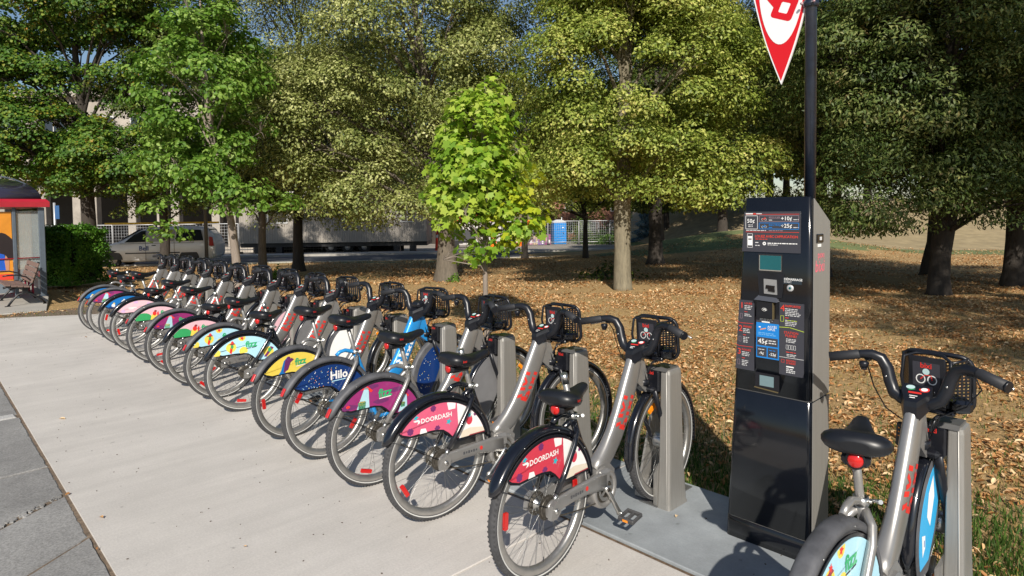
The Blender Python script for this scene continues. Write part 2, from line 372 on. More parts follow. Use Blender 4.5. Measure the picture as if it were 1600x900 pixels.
SPK = mat('spoke_wire', (.32, .32, .31), .35, .9)
GREASE = mat('greasy_steel', (.10, .09, .075), .5, .6, var=.6, scale=60)
REFL = mat('reflective_stripe', (.52, .52, .50), .45)
REDL = mat('red_lens', (.50, .012, .010), .18, coat=.5); ORL = mat('amber_lens', (.95, .28, .01), .2, coat=.4)
WHT = mat('print_white', (.82, .82, .80), .5); REDP = mat('print_red', (.62, .030, .022), .45)
DKP = mat('print_dark', (.035, .035, .045), .5)
def xmir(fn, s): return lambda a, b: fn(a, b)
# --- wheel -----------------------------------------------------------------
def wheel_meshes():
    d = {}
    mb = MB(); prof = [(-.013, .302), (-.0215, .308), (-.0235, .318), (-.020, .3285), (-.010, .3345), (0, .336), (.010, .3345), (.020, .3285), (.0235, .318), (.0215, .308), (.013, .302), (-.013, .302)]
    mb.lathe(prof, 'x', (0, 0, 0), RUBB, 64)
    for s in (-1, 1): mb.lathe([(s*.0225, .3085), (s*.0240, .3115), (s*.0235, .3145)], 'x', (0, 0, 0), REFL, 64)
    n = 92          # tread blocks
    for i in range(n):
        th = 2*PI*i/n
        for s in (-1, 1):
            c = Vector((s*.0150, math.cos(th+s*.017)*.3300, math.sin(th+s*.017)*.3300))
            mb.box(c, (.012, .0085, .006), RUBB, Matrix.Rotation(th, 3, 'X') @ Matrix.Rotation(PI/2, 3, 'X') @ Matrix.Rotation(s*.5, 3, 'Z'))
    d['tyre'] = mb
    mb = MB(); mb.lathe([(-.0175, .309), (-.0195, .304), (-.0175, .282), (-.010, .272), (.010, .272), (.0175, .282), (.0195, .304), (.0175, .309), (-.0175, .309)], 'x', (0, 0, 0), ALU, 64); d['rim'] = mb
    mb = MB(); n = 32; r = random.Random(1)
    for i in range(n):
        th = 2*PI*i/n; s = -1 if i % 2 else 1; off = (.42 if (i//2) % 2 else -.42)
        mb.tube([(s*.026, math.cos(th+off*1.9)*.028, math.sin(th+off*1.9)*.028), (s*.002, math.cos(th)*.281, math.sin(th)*.273)], .0012, SPK, 4, False)
    mb.tube([(0, 0, -.281), (0, 0, -.25)], .003, SATB, 6); d['spokes'] = mb
    mb = MB(); mb.lathe([(-.052, .0), (-.052, .011), (-.030, .012), (-.029, .032), (-.025, .033), (-.022, .020), (.022, .020), (.025, .033), (.029, .032), (.030, .012), (.052, .011), (.052, 0)], 'x', (0, 0, 0), STEEL, 24); d['rear_hub'] = mb
    mb = MB(); mb.lathe([(-.052, .0), (-.052, .011), (-.044, .040), (-.028, .046), (.028, .046), (.044, .040), (.052, .011), (.052, 0)], 'x', (0, 0, 0), STEEL, 28); d['front_hub'] = mb
    mb = MB()
    for k, (x, rr) in enumerate([(.032, .056), (.036, .050), (.040, .044), (.044, .038)]):
        nt_ = 26; vs = []
        for q in range(2*nt_):
            th = PI*q/nt_; r2 = rr+(.004 if q % 2 else 0); vs.append((math.cos(th)*r2, math.sin(th)*r2))
        mb.prism(vs, x-.001, x+.001, GREASE)
    mb.lathe([(-.034, .055), (-.031, .055)], 'x', (0, 0, 0), GREASE, 24); mb.lathe([(-.034, .02), (-.036, .055), (-.030, .055), (-.030, .02)], 'x', (0, 0, 0), GREASE, 24); d['cassette'] = mb
    def refl(m):
        mb = MB(); mb.prism([(-.038, -.009), (-.034, -.012), (.034, -.012), (.038, -.009), (.038, .009), (.034, .012), (-.034, .012), (-.038, .009)], -.006, .006, m)
        return mb
    d['red_reflector'] = refl(REDL); d['amber_reflector'] = refl(ORL)
    return d
MESH = {}
def keep(k, mb):
    me = bpy.data.meshes.new(k); me.from_pydata(mb.v, [], mb.f)
    for m in mb.mats: me.materials.append(m)
    me.polygons.foreach_set('material_index', mb.m); me.polygons.foreach_set('use_smooth', mb.s); me.update(); MESH[k] = me; return me
for k, b in wheel_meshes().items(): keep(k, b)
def sect(y, z, ty, tz, w, t, e=.72, n=18):
    """closed section: half width w across, half thickness t normal to the path direction (ty, tz)"""
    out = []
    for j in range(n):
        th = 2*PI*(j+.5)/n; c, s = math.cos(th), math.sin(th)
        a = math.copysign(abs(c)**e, c)*w; q = math.copysign(abs(s)**e, s)*t
        out.append(Vector((a, y-tz*q, z+ty*q)))
    return out
def spine(m):
    mb = MB(); P = [(.782, .900, .026, .046), (.772, .872, .030, .056), (.735, .79, .031, .062), (.690, .70, .031, .064), (.638, .605, .031, .064), (.580, .52, .032, .061), (.512, .448, .035, .057), (.440, .400, .040, .050), (.385, .377, .042, .04)]
    secs = []
    for i, (y, z, wv, t) in enumerate(P):
        a = P[max(i-1, 0)]; b = P[min(i+1, len(P)-1)]; dy, dz = b[0]-a[0], b[1]-a[1]; d = math.hypot(dy, dz); secs.append(sect(y, z, dy/d, dz/d, wv, t))
    mb.loft(secs, m)
    # head block reaching forward to the steering tube
    mb.prism([(.80, .90), (.842, .885), (.90, .70), (.86, .69), (.775, .76)], -.022, .022, m)
    # bottom bracket shell with recess ring
    mb.lathe([(-.050, .0), (-.050, .090), (-.044, .100), (.044, .100), (.055, .096), (.060, .086), (.056, .074), (.046, .070)], 'x', (0, .430, .290), m, 40); mb.lathe([(.047, .071), (.047, 0)], 'x', (0, .430, .290), GREASE, 24)
    mb.prism([(.36, .30), (.345, .36), (.39, .41), (.47, .42), (.53, .36), (.51, .27)], -.040, .040, m)
    for s in (-1, 1):      # chain stays either side of the wheel
        path = [(.42, .335, .050, .013), (.34, .345, .044, .013), (.26, .350, .036, .013), (.14, .348, .033, .012), (.05, .343, .034, .012), (.0, .338, .036, .011), (-.026, .330, .028, .010)]
        secs = []
        for i, (y, z, t, wv) in enumerate(path):
            secs.append([p+Vector((s*.056, 0, 0)) for p in sect(y, z, -1, 0, wv, t, .5, 10)])
        mb.loft(secs, m)
        mb.box((s*.045, .415, .355), (.045, .09, .075), m, bev=.014)
        for q in range(6): mb.box((s*.0702, .135+q*.017, .350), (.0012, .011, .015-.004*(q % 2)), GREYF)
        mb.prism(blob(.255, .352, .010, .012, 10), s*.0698 if s > 0 else -.0708, s*.0708 if s > 0 else -.0698, REDP)
    return mb
def logo(m, x=.0318):
    """hand drawn red word climbing the tube with its mirrored twin behind"""
    g = []
    L1 = [[(0, 1), (.02, 0), (.32, 0), (.38, .25), (.28, .48), (.04, .46)], [(.62, .52), (.66, 0)], [(.86, .5), (1.18, .02)], [(1.16, .52), (.9, .0)], [(1.40, .52), (1.42, 0)]]
    L2 = [[(.0, 1.62), (.12, 1.15)], [(.40, 1.7), (.46, 1.12)], [(.62, 1.62), (.78, 1.15), (.98, 1.66)], [(1.24, 1.7), (1.26, 1.2)]]
    mb = MB()
    ax, ay = .648, .590; tx, ty = .46, .888; nx, ny = -.888, .46   # along the tube / across it
    for st in L1+L2:
        st = [(p[0]+(q[0]-p[0])*t/4, p[1]+(q[1]-p[1])*t/4) for p, q in zip(st[:-1], st[1:]) for t in range(4)]+[st[-1]]
        vs, fs = stroke([(a, b) for a, b in st], .17 if st[0] != (0, 1) else .2)
        k = .112
        def P(a, b):
            u = (a-.3)*k*1.05; v = (b-.85)*k*.40+.010; xx = (x-.0008)*(1-min(.999, abs(v/.064))**(2/.72))**.36+.0014
            zc = ay+ty*u; CL = [(.440, .400), (.512, .448), (.580, .52), (.638, .605), (.690, .70), (.735, .79), (.772, .872)]; yc = np.interp(zc, [q[1] for q in CL], [q[0] for q in CL])
            return (xx, float(yc)+nx*v, zc+ny*v)
        mb.add([P(a, b) for a, b in vs], fs, m)
        mb.add([(-P(a, b)[0],)+P(a, b)[1:] for a, b in vs], [f[::-1] for f in fs], m)
    return mb
def join(a, b):
    o = len(a.v); a.v += b.v; k = [a.mi(m) for m in b.mats]; a.f += [[i+o for i in f] for f in b.f]; a.m += [k[i] for i in b.m]; a.s += b.s; return a
keep('frame_silver', join(spine(SILVER), logo(REDP))); keep('frame_blue', join(spine(BLUEF), logo(WHT)))
def stays(m):
    """seat mast in front of the wheel"""
    mb = MB(); mb.tube([(0, .232, .695), (0, .262, .62), (0, .30, .53), (0, .335, .44), (0, .352, .395)], [.020, .0185, .0185, .0185, .020], m, 10)
    mb.tube([(0, .238, .70), (0, .20, .712), (0, .15, .728), (0, .11, .722), (0, .08, .70)], .014, m, 8)
    return mb
def stay1(s, m):
    mb = MB(); mb.tube([(s*.012, .236, .675), (s*.044, .212, .635), (s*.056, .175, .585), (s*.060, .10, .475), (s*.062, .035, .395)], [.015, .0155, .0155, .0145, .013], m, 10)
    mb.tube([(s*.062, .035, .395), (s*.062, .016, .365)], [.011, .011], STEEL, 8)
    mb.prism([(-.035, .30), (.005, .295), (.034, .318), (.036, .352), (.012, .378), (-.022, .362)], s*.066 if s < 0 else .0665, s*.067+s*.022, SILVER)
    mb.lathe([(s*.088, 0), (s*.088, .014), (s*.098, .012), (s*.098, 0)], 'x', (0, 0, .335), STEEL, 10)
    return mb
for nm, m in (('black', GLOSSB), ('silver', SILVER), ('blue', BLUEF)):
    keep('mast_'+nm, stays(m))
    for s, q in ((1, 'r'), (-1, 'l')): keep('stay_%s_%s' % (nm, q), stay1(s, m))
mb = MB(); mb.tube([(0, 0, 0), (0, -.010, .026), (0, -.072, .25)], .0145, SILVER, 10); mb.tube([(0, -.06, .215), (0, -.075, .262)], .018, STEEL, 8); keep('seat_post', mb)
mb = MB(); mb.lathe([(-.014, .019), (-.014, .026), (.014, .026), (.014, .019)], 'z', (0, .232, .704), STEEL, 16); mb.tube([(.02, .255, .70), (.035, .262, .704), (.062, .235, .716)], [.008, .006, .008], STEEL, 8); mb.tube([(-.03, .25, .70), (.03, .25, .70)], .006, STEEL, 8); keep('seat_clamp', mb)
# --- saddle (origin below its middle) ---------------------------------------
def saddle():
    mb = MB(); secs = []
    for (y, wv, ztop, th) in [(-.150, .040, .016, .030), (-.143, .070, .028, .052), (-.122, .094, .038, .072), (-.088, .101, .038, .082), (-.045, .094, .026, .078), (-.005, .074, .012, .064), (.035, .052, .006, .052), (.075, .037, .010, .046), (.112, .030, .017, .044), (.136, .024, .018, .040), (.150, .012, .010, .026)]:
        q = []
        for j in range(18):
            t = 2*PI*(j+.5)/18; c, s_ = math.cos(t), math.sin(t)
            a = math.copysign(abs(c)**.75, c)*wv; dz = (s_ if s_ > 0 else s_*1.0)
            zz = ztop-th/2+dz*th/2; zz += .006*(1-abs(a)/wv)*(-1 if (s_ > 0 and -.12 < y < .03) else 0)
            q.append((a, y, zz))
        secs.append(q)
    mb.loft(secs, SADM)
    vs, fs = text('bixi', .026, .012); mb.add([(.1005, -.083+x*.7, -.002+y*.7) for x, y in vs], fs, REDP)
    return mb
_s = saddle(); _s.v = [(a*1.06, b*1.05, c*1.06) for a, b, c in _s.v]; keep('saddle', _s)
mb = MB(); mb.box((0, -.065, -.055), (.085, .125, .04), SATB, bev=.012)
for s in (-1, 1): mb.tube([(s*.022, -.10, -.038), (s*.022, -.05, -.055), (s*.022, .05, -.052), (s*.012, .11, -.025)], .004, STEEL, 6)
keep('saddle_carriage', mb)
mb = MB(); mb.lathe([(-.01, 0), (-.01, .023), (.005, .0235), (.010, .018), (.012, .0)], 'y', (0, 0, 0), REDL, 20); mb.lathe([(-.012, .030), (.002, .030), (.002, .024)], 'y', (0, 0, 0), SATB, 20)
for i in range(len(mb.v)): mb.v[i] = (mb.v[i][0], -mb.v[i][1], mb.v[i][2])
keep('tail_light', mb)
# --- fenders ----------------------------------------------------------------
def arc_fender(a0, a1, m, r=.357, w=.034, n=40, taper=True, dr=.012):
    mb = MB(); secs = []
    for i in range(n+1):
        a = a0+(a1-a0)*i/n; k = min(1, (n-i)/3.+.35) if taper else 1
        c, s = math.cos(a), math.sin(a)
        prof = [(-w*k, r-.020), (-w*k, r), (-w*.8*k, r+dr*.8), (-w*.4*k, r+dr*1.1), (0, r+dr*1.2), (w*.4*k, r+dr*1.1), (w*.8*k, r+dr*.8), (w*k, r), (w*k, r-.020), (w*k-.003, r-.020), (w*.75*k, r+dr*.3), (0, r+dr*.7), (-w*.75*k, r+dr*.3), (-w*k+.003, r-.020)]
        secs.append([(x, c*q, s*q) for x, q in prof])
    mb.loft(secs, m); return mb
def rear_fender(m, tail):
    mb = arc_fender(R_(8), R_(156), m)
    if tail: mb.box((.012, math.cos(R_(150))*.373, math.sin(R_(150))*.373), (.03, .010, .055), REDL, Matrix.Rotation(R_(-30), 3, 'X'), .003)
    for i in (35, 75, 115): mb.lathe([(0, 0), (0, .004), (.002, .003), (.002, 0)], 'x', (.0342, math.cos(R_(i))*.35, math.sin(R_(i))*.35), STEEL, 8)
    mb.tube([(.034, math.cos(R_(150))*.34, math.sin(R_(150))*.34), (.058, 0, 0)], .0022, SATB, 5); mb.tube([(-.034, math.cos(R_(150))*.34, math.sin(R_(150))*.34), (-.058, 0, 0)], .0022, SATB, 5)
    return mb
keep('rfender_black', rear_fender(GLOSSB, False)); keep('rfender_grey', rear_fender(GREYF, True))
keep('ffender_black', arc_fender(R_(-14), R_(193), GLOSSB, .352, .026)); keep('ffender_grey', arc_fender(R_(-14), R_(193), GREYF, .352, .026))
def panel_outline(r, gap=0.):
    pts = [(r*math.cos(R_(a)), r*math.sin(R_(a))) for a in np.linspace(15, 141, 28)]
    low = [(-.258, .196), (-.243, .182), (-.19, .165), (-.10, .168), (-.03, .166), (.02, .155), (.055, .130), (.085, .098), (.11, .086), (.20, .084)]
    if gap: low = [(x+(gap*.5 if x < -.2 else 0), y+gap) for x, y in low]; pts = [(x-gap*.4 if i < 2 else x, max(y, .083+gap)) for i, (x, y) in enumerate(pts)]
    return pts+low
def _clip(poly, inside, inter):
    out = []
    for i in range(len(poly)):
        a, b = poly[i-1], poly[i]; ia, ib = inside(a), inside(b)
        if ib:
            if not ia: out.append(inter(a, b))
            out.append(b)
        elif ia: out.append(inter(a, b))
    return out
def clip_panel(poly, r=.317):
    """cut a printed shape to the panel: inside the outer radius, above the lower edge"""
    n = 40
    for k in range(n):     # half planes approximating the circle
        a = PI*k/(n-1); nx, ny = math.cos(a), math.sin(a)
        f = lambda p: nx*p[0]+ny*p[1]-r
        def inter(p, q, f=f): t = f(p)/(f(p)-f(q)); return (p[0]+(q[0]-p[0])*t, p[1]+(q[1]-p[1])*t)
        poly = _clip(poly, lambda p: f(p) <= 0, inter)
        if len(poly) < 3: return []
    for (px, py, nx, ny) in [(0, .172, 0, -1) if False else (0, .0, 0, 0)]: pass
    yb = .176 if min(p[0] for p in poly) < .02 else .094
    f = lambda p: yb-p[1]
    def inter(p, q): t = f(p)/(f(p)-f(q)); return (p[0]+(q[0]-p[0])*t, p[1]+(q[1]-p[1])*t)
    return _clip(poly, lambda p: f(p) <= 0, inter)
def alien(mbadd, x, y, k, flip=1):
    """light beam with a small green and yellow creature"""
    mbadd([(x-.060*k, y-.12*k), (x+.050*k, y-.10*k), (x+.045*k, y+.05*k), (x+.02*k, y+.062*k)], 'b4'); mbadd([(x-.02*k, y+.045*k), (x+.0*k, y+.062*k), (x+.04*k, y+.062*k), (x+.075*k, y+.03*k), (x+.062*k, y+.02*k), (x+.035*k, y+.045*k)], 'rd')
    mbadd([(x-.025*k, y-.075*k), (x+.02*k, y-.075*k), (x+.026*k, y-.03*k), (x-.028*k, y-.03*k)], 'gn'); mbadd([(x-.02*k, y-.05*k), (x+.018*k, y-.05*k), (x+.022*k, y-.025*k), (x-.02*k, y-.022*k)], 'yl')
COL = dict(bg_red=(.58, .045, .075), bg_pink=(.66, .11, .20), b4=(.42, .66, .74), rd=(.78, .04, .03), gn=(.04, .36, .12), yl=(.86, .66, .10), pu=(.16, .03, .13), pl=(.26, .05, .17), wh=(.80, .80, .78), tl=(.02, .42, .50), nv=(.006, .035, .16), lb=(.42, .70, .82), pk=(.80, .50, .56), bl=(.01, .17, .50), br=(.30, .04, .05), fz=(.03, .42, .16), mg=(.30, .03, .16), lv=(.62, .42, .66), sand=(.70, .62, .50), orr=(.85, .30, .08))
def pm(k): return mat('print_'+k, COL[k], .38, var=.05, scale=30, coat=.15)
def panel(design, fm):
    mb = MB()
    for s in (1, -1):
        X = lambda d, s=s: s*(.0345+d)
        def pr(poly, d0, d1, m): mb.prism(poly, X(d0), X(d1), m)
        def flat(poly, key, d=.0052):
            q = clip_panel(poly) if poly else []
            if len(q) >= 3: mb.add([(X(d), a, b) for a, b in q], [list(range(len(q))) if s > 0 else list(range(len(q)))[::-1]], pm(key) if isinstance(key, str) else key)
        pr(panel_outline(.331), 0, .003, fm)
        r = random.Random(hash(design) % 1000 if 0 else len(design)*7)
        bgk = {'doordash_red': 'bg_red', 'doordash_pink': 'bg_pink', 'purple': 'mg', 'hilo': 'nv', 'yellow': 'yl', 'sky': 'lb', 'pinkgreen': 'pk', 'pinkdots': 'pk', 'blue': 'bl'}[design]
        o = panel_outline(.318, .012); mb.prism(o, X(.003), X(.0046), pm(bgk))
        def tx(str_, x, y, size, key, bold=.0, d=.0062, sp=1.):
            vs, fs = text(str_, size, bold, space=sp); mb.add([(X(d), x+(a if s > 0 else -a), y+b) for a, b in vs], [f if s > 0 else f[::-1] for f in fs], pm(key))
        if design.startswith('doordash'):
            flat([(.125, .05), (.35, .05), (.35, .2), (.18, .30), (.11, .33)], 'wh', .0049); flat([(.13, .06), (.35, .07), (.35, .115), (.2, .14), (.14, .13)], 'sand', .0051); flat([(.16, .08), (.33, .085), (.33, .100), (.2, .1)], 'br', .0053)
            flat(blob(.195, .185, .022, .028, 14), 'bg_red', .0054); flat(star(.195, .212, .018, .008, 5, .3), 'tl', .0056)
            for (x, y, k) in [(-.19, .20, 1), (-.045, .298, .9), (-.02, .182, .9), (.235, .21, .5)]:
                flat(star(x, y, .022*k, .017*k, 7, .2), 'pu')
            for (x, y) in [(-.155, .27), (.055, .205)]: flat(star(x, y, .020, .009, 5, 1.2), 'tl')
            flat([(.055, .27), (.10, .27), (.105, .315), (.07, .33), (.045, .31)], 'wh'); flat([(-.135, .168), (-.085, .172), (-.095, .20), (-.125, .203)], 'wh')
            tx('DOORDASH', -.024, .243, .036, 'wh', .022); q = [(-.172, .254), (-.139, .256), (-.128, .247), (-.131, .236), (-.148, .230), (-.142, .240), (-.142, .245), (-.163, .246)]
            if s < 0: q = [(-.048-a, b) for a, b in q]
            flat(q, 'wh', .006)
        elif design == 'purple':
            for (x, y) in [(-.2, .2), (-.05, .30), (.12, .25), (.2, .12), (.02, .2)]: flat(blob(x, y, .055, .016, 12, .2, int(x*99+50)), 'pu', .0049)
            alien(flat, -.115, .245, 1.0); alien(flat, .175, .175, .62); flat(blob(-.21, .205, .014, .009, 10), 'rd')
            tx('fizz', .045, .245, .072, 'fz', .03, .0064); 
            mb.geo(stroke([(.005, .215), (.045, .217)], .006), lambda a, b: (X(.006), a, b), WHT); mb.geo(stroke([(.05, .217), (.085, .219)], .006), lambda a, b: (X(.006), a, b), WHT)
        elif design == 'hilo':
            for i in range(70):
                a = r.uniform(-.22, .06) if r.random() < .8 else r.uniform(-.2, .28); b = r.uniform(.17, .3)
                flat(blob(a, b, r.uniform(.0015, .004), .003, 6), r.choice(['yl', 'wh', 'lb', 'orr']))
            tx('Hilo', .075, .238, .080, 'wh', .03); mb.geo(stroke([(.02, .200), (.125, .202)], .006), lambda a, b: (X(.006), a, b), pm('lb'))
        elif design == 'yellow':
            flat([(-.16, .15), (-.09, .17), (-.055, .25), (-.06, .30), (-.095, .27), (-.12, .20)], 'bl'); flat([(-.10, .18), (-.06, .20), (-.04, .25), (-.01, .27), (-.03, .285), (-.06, .27), (-.08, .285), (-.09, .24)], 'pu', .0056); flat(blob(-.055, .285, .015, .013), 'pu', .0057)
            flat(blob(.2, .16, .02, .014), 'pu'); tx('fizz', .045, .245, .072, 'fz', .03, .0064); mb.geo(stroke([(.01, .212), (.085, .216)], .006), lambda a, b: (X(.006), a, b), WHT)
        elif design == 'sky':
            for (x, y, k) in [(-.235, .20, .03), (-.12, .235, .042), (-.02, .195, .035), (-.03, .31, .03), (.19, .16, .045)]: flat(blob(x, y, k, k), 'yl', .0050)
            flat([(-.135, .19), (-.118, .18), (-.105, .235), (-.125, .24)], 'rd', .0054); flat(blob(-.112, .243, .012, .02), 'gn', .0056); flat([(-.145, .262), (-.10, .275), (-.085, .262), (-.11, .255)], 'br', .0057); flat(star(-.11, .278, .016, .008), 'rd', .0058); flat(star(-.03, .305, .02, .009), 'rd', .0054)
            flat([(.15, .12), (.17, .115), (.235, .19), (.21, .205)], 'pu', .0056); flat(blob(.20, .175, .015, .02), 'gn', .0058)
            tx('fizz', .045, .245, .072, 'fz', .03, .0064); mb.geo(stroke([(.005, .212), (.04, .214)], .006), lambda a, b: (X(.006), a, b), DKP); mb.geo(stroke([(.05, .214), (.085, .218)], .006), lambda a, b: (X(.006), a, b), DKP)
        elif design == 'pinkgreen':
            flat(blob(-.16, .20, .085, .06), 'gn', .0050); flat([(-.09, .17), (-.02, .17), (-.02, .225), (-.04, .25), (-.075, .235)], 'yl', .0054); flat(blob(-.045, .245, .02, .025), 'rd', .0057); flat([(-.015, .19), (0, .235), (-.005, .27), (-.02, .25)], 'rd', .0057); flat(blob(-.035, .272, .014, .012), 'br', .0058)
            tx('fizz', .065, .245, .072, 'fz', .03, .0064); flat(blob(.22, .14, .03, .03), 'gn')
        elif design == 'pinkdots':
            for (x, y) in [(-.19, .20), (-.05, .30), (.09, .27), (.2, .17)]: flat(blob(x, y, .026, .018, 12, .2, 3), 'lv')
            flat(blob(-.09, .235, .05, .006), 'wh'); flat(blob(-.1, .222, .03, .005), 'wh')
        elif design == 'blue':
            flat(blob(-.16, .21, .020, .030, 12, .3, 4), 'wh'); flat(blob(-.155, .235, .012, .01), 'yl'); flat(blob(-.04, .245, .03, .035, 12, .2, 9), 'wh'); flat([(-.06, .21), (-.02, .205), (-.02, .235), (-.06, .238)], 'yl', .0056)
            flat(blob(.07, .25, .03, .02), 'lb'); flat([(-.25, .17), (-.2, .2), (-.1, .18)], 'nv')
    return mb
for dgn in ('doordash_red', 'doordash_pink', 'purple', 'hilo', 'yellow', 'sky', 'pinkgreen', 'pinkdots', 'blue'): keep('panel_'+dgn, panel(dgn, SATB))
# --- front ------------------------------------------------------------------
def fork():
    mb = MB(); mb.tube([(0, .812, .915), (0, .845, .81), (0, .882, .705)], [.022, .022, .026], SATB, 12)
    mb.box((0, .890, .700), (.125, .06, .032), SATB, Matrix.Rotation(R_(-20), 3, 'X'), .012)
    for s in (-1, 1): mb.tube([(s*.054, .893, .70), (s*.056, .93, .60), (s*.057, .99, .46), (s*.056, 1.05, .35), (s*.056, 1.066, .335)], [.017, .018, .016, .013, .014], SATB, 8, flat=.6)
    mb.prism([(.90, .735), (.97, .70), (1.0, .655), (.93, .66), (.885, .69)], -.028, .028, SATB)
    return mb
keep('fork', fork())
mb = MB(); mb.lathe([(-.016, .030), (-.016, .036), (.016, .036), (.016, .030)], 'z', (0, .862, .745), SATB, 20); mb.box((0, .80, .742), (.03, .09, .02), SATB, bev=.005); keep('steering_collar', mb)
def hbar():
    mb = MB()
    for s in (-1, 1):
        mb.tube([(s*.0, .800, .925), (s*.055, .802, .928), (s*.090, .806, .950), (s*.108, .812, .99), (s*.122, .815, 1.04), (s*.145, .810, 1.078), (s*.178, .798, 1.090), (s*.215, .785, 1.088), (s*.235, .777, 1.084)], [.024, .024, .025, .0255, .025, .0235, .021, .018, .017], SATB, 12)
        mb.lathe([(0, 0), (0, .005), (.003, .004), (.003, 0)], 'y', (s*.115, .786, 1.01), STEEL, 8)
    return mb
keep('handlebar', hbar())
mb = MB(); mb.tube([(.225, .782, 1.086), (.228, .780, 1.085), (.332, .735, 1.064)], [.020, .0205, .0205], GRIP, 12); mb.tube([(.330, .7355, 1.0645), (.337, .733, 1.063)], [.0225, .021], SATB, 12); keep('grip_r', mb)
mb = MB(); mb.v = [(-a, b, c) for a, b, c in MB().tube([(.225, .782, 1.086), (.228, .780, 1.085), (.332, .735, 1.064)], [.020, .0205, .0205], GRIP, 12).v]
_t = MB().tube([(.225, .782, 1.086), (.228, .780, 1.085), (.332, .735, 1.064)], [.020, .0205, .0205], GRIP, 12); mb = MB(); mb.add([(-a, b, c) for a, b, c in _t.v], [f[::-1] for f in _t.f], GRIP, True); keep('grip_l', mb)
def lever(s):
    mb = MB(); mb.tube([(s*.19, .80, 1.075), (s*.21, .835, 1.07), (s*.25, .845, 1.058), (s*.33, .815, 1.04)], [.008, .006, .005, .005], STEEL, 6); mb.box((s*.195, .805, 1.075), (.03, .03, .03), SATB, bev=.006); return mb
keep('lever_r', lever(1)); keep('lever_l', lever(-1))
mb = MB(); mb.lathe([(-.02, .0), (-.02, .016), (-.004, .02), (.004, .018), (.008, 0)], 'z', (-.20, .775, 1.055), SATB, 14); mb.lathe([(-.012, .0), (-.012, .012), (0, .013), (0, 0)], 'z', (-.20, .775, 1.037), SATB, 10); keep('bell', mb)
def console(e):
    mb = MB(); k = 1.15 if e else 1
    top = [(-.050*k, .835), (.050*k, .835), (.056*k, .80), (.022*k, .725), (-.022*k, .725), (-.056*k, .80)]
    def zt(y): return .965+(y-.78)*.42
    vs = [(a, b, zt(b)-.062*k-(.02 if b < .75 else 0)) for a, b in top]+[(a*1.04, b, zt(b)-.02) for a, b in top]+[(a*.95, b+(.004 if b < .78 else -.003), zt(b)) for a, b in top]; n = 6
    fs = [list(range(n))[::-1]]+[(i, (i+1) % n, n+(i+1) % n, n+i) for i in range(n)]+[(n+i, n+(i+1) % n, 2*n+(i+1) % n, 2*n+i) for i in range(n)]+[list(range(2*n, 3*n))]
    mb.add(vs, fs, SATB)
    if e: mb.box((0, .80, .99), (.10, .07, .05), SATB, Matrix.Rotation(R_(20), 3, 'X'), .015)
    def st(poly, m, d): mb.add([(a, b, zt(b)+d) for a, b in poly], [list(range(len(poly)))], m)
    if not e:
        st(blob(-.024, .812, .022, .017), pm('gn'), .001); st(blob(-.024, .812, .016, .012), mat('print_pale', (.45, .62, .62), .5), .0016); st(blob(.026, .808, .018, .015), pm('rd'), .001); st(blob(.026, .808, .012, .010), WHT, .0016)
        st([(-.022, .776), (.024, .778), (.022, .788), (-.024, .786)], REDP, .001); st([(-.014, .760), (.014, .761), (.014, .765), (-.014, .764)], WHT, .001); st([(-.010, .748), (.010, .749), (.008, .754), (-.009, .753)], WHT, .001)
    return mb
keep('console', console(False)); keep('console_e', console(True))
# front carrier: back plate, perforated cheeks, tray, tube loop
def carrier():
    mb = MB()
    def rrect(x0, x1, z0, z1, r, k=5):
        out = []
        for (cx, cz, a) in ((x1-r, z1-r, 0), (x0+r, z1-r, 90), (x0+r, z0+r, 180), (x1-r, z0+r, 270)):
            for i in range(k+1): t = R_(a+90*i/k); out.append((cx+r*math.cos(t), cz+r*math.sin(t)))
        return out
    mb.tube([(x, .985-(z-.98)*.10+abs(x)*.25, z) for x, z in rrect(-.128, .128, .862, 1.094, .050)], .0105, SATB, 8, closed=True)
    mb.tube([(-.075, .90, .90), (-.09, .89, 1.0), (-.085, .90, 1.085), (-.05, .93, 1.098), (0, .94, 1.10), (.05, .93, 1.098), (.085, .90, 1.085), (.09, .89, 1.0), (.075, .90, .90)], .007, SATB, 8)
    mb.box((0, .905, .985), (.135, .010, .215), SATB, Matrix.Rotation(R_(4), 3, 'X'), .003); mb.box((0, 1.0, .895), (.21, .012, .07), SATB, bev=.003)
    mb.box((0, .965, .885), (.20, .13, .022), GLOSSB, Matrix.Rotation(R_(12), 3, 'X'), .008); mb.box((0, .92, .905), (.15, .06, .02), GLOSSB, bev=.006)
    for s in (-1, 1): mb.tube([(s*.03, .86, .80), (s*.035, .90, .85), (s*.06, .99, .865), (s*.11, 1.02, .872)], .006, SATB, 6); mb.box((s*.105, .95, .91), (.07, .10, .05), GLOSSB, Matrix.Rotation(s*.5, 3, 'Z'), .012)
    for s in (-1, 1): mb.tube([(s*.085, .90, 1.08), (s*.11, .955, 1.085), (s*.11, 1.0, 1.086)], .006, SATB, 6)
    return mb
keep('front_carrier', carrier())
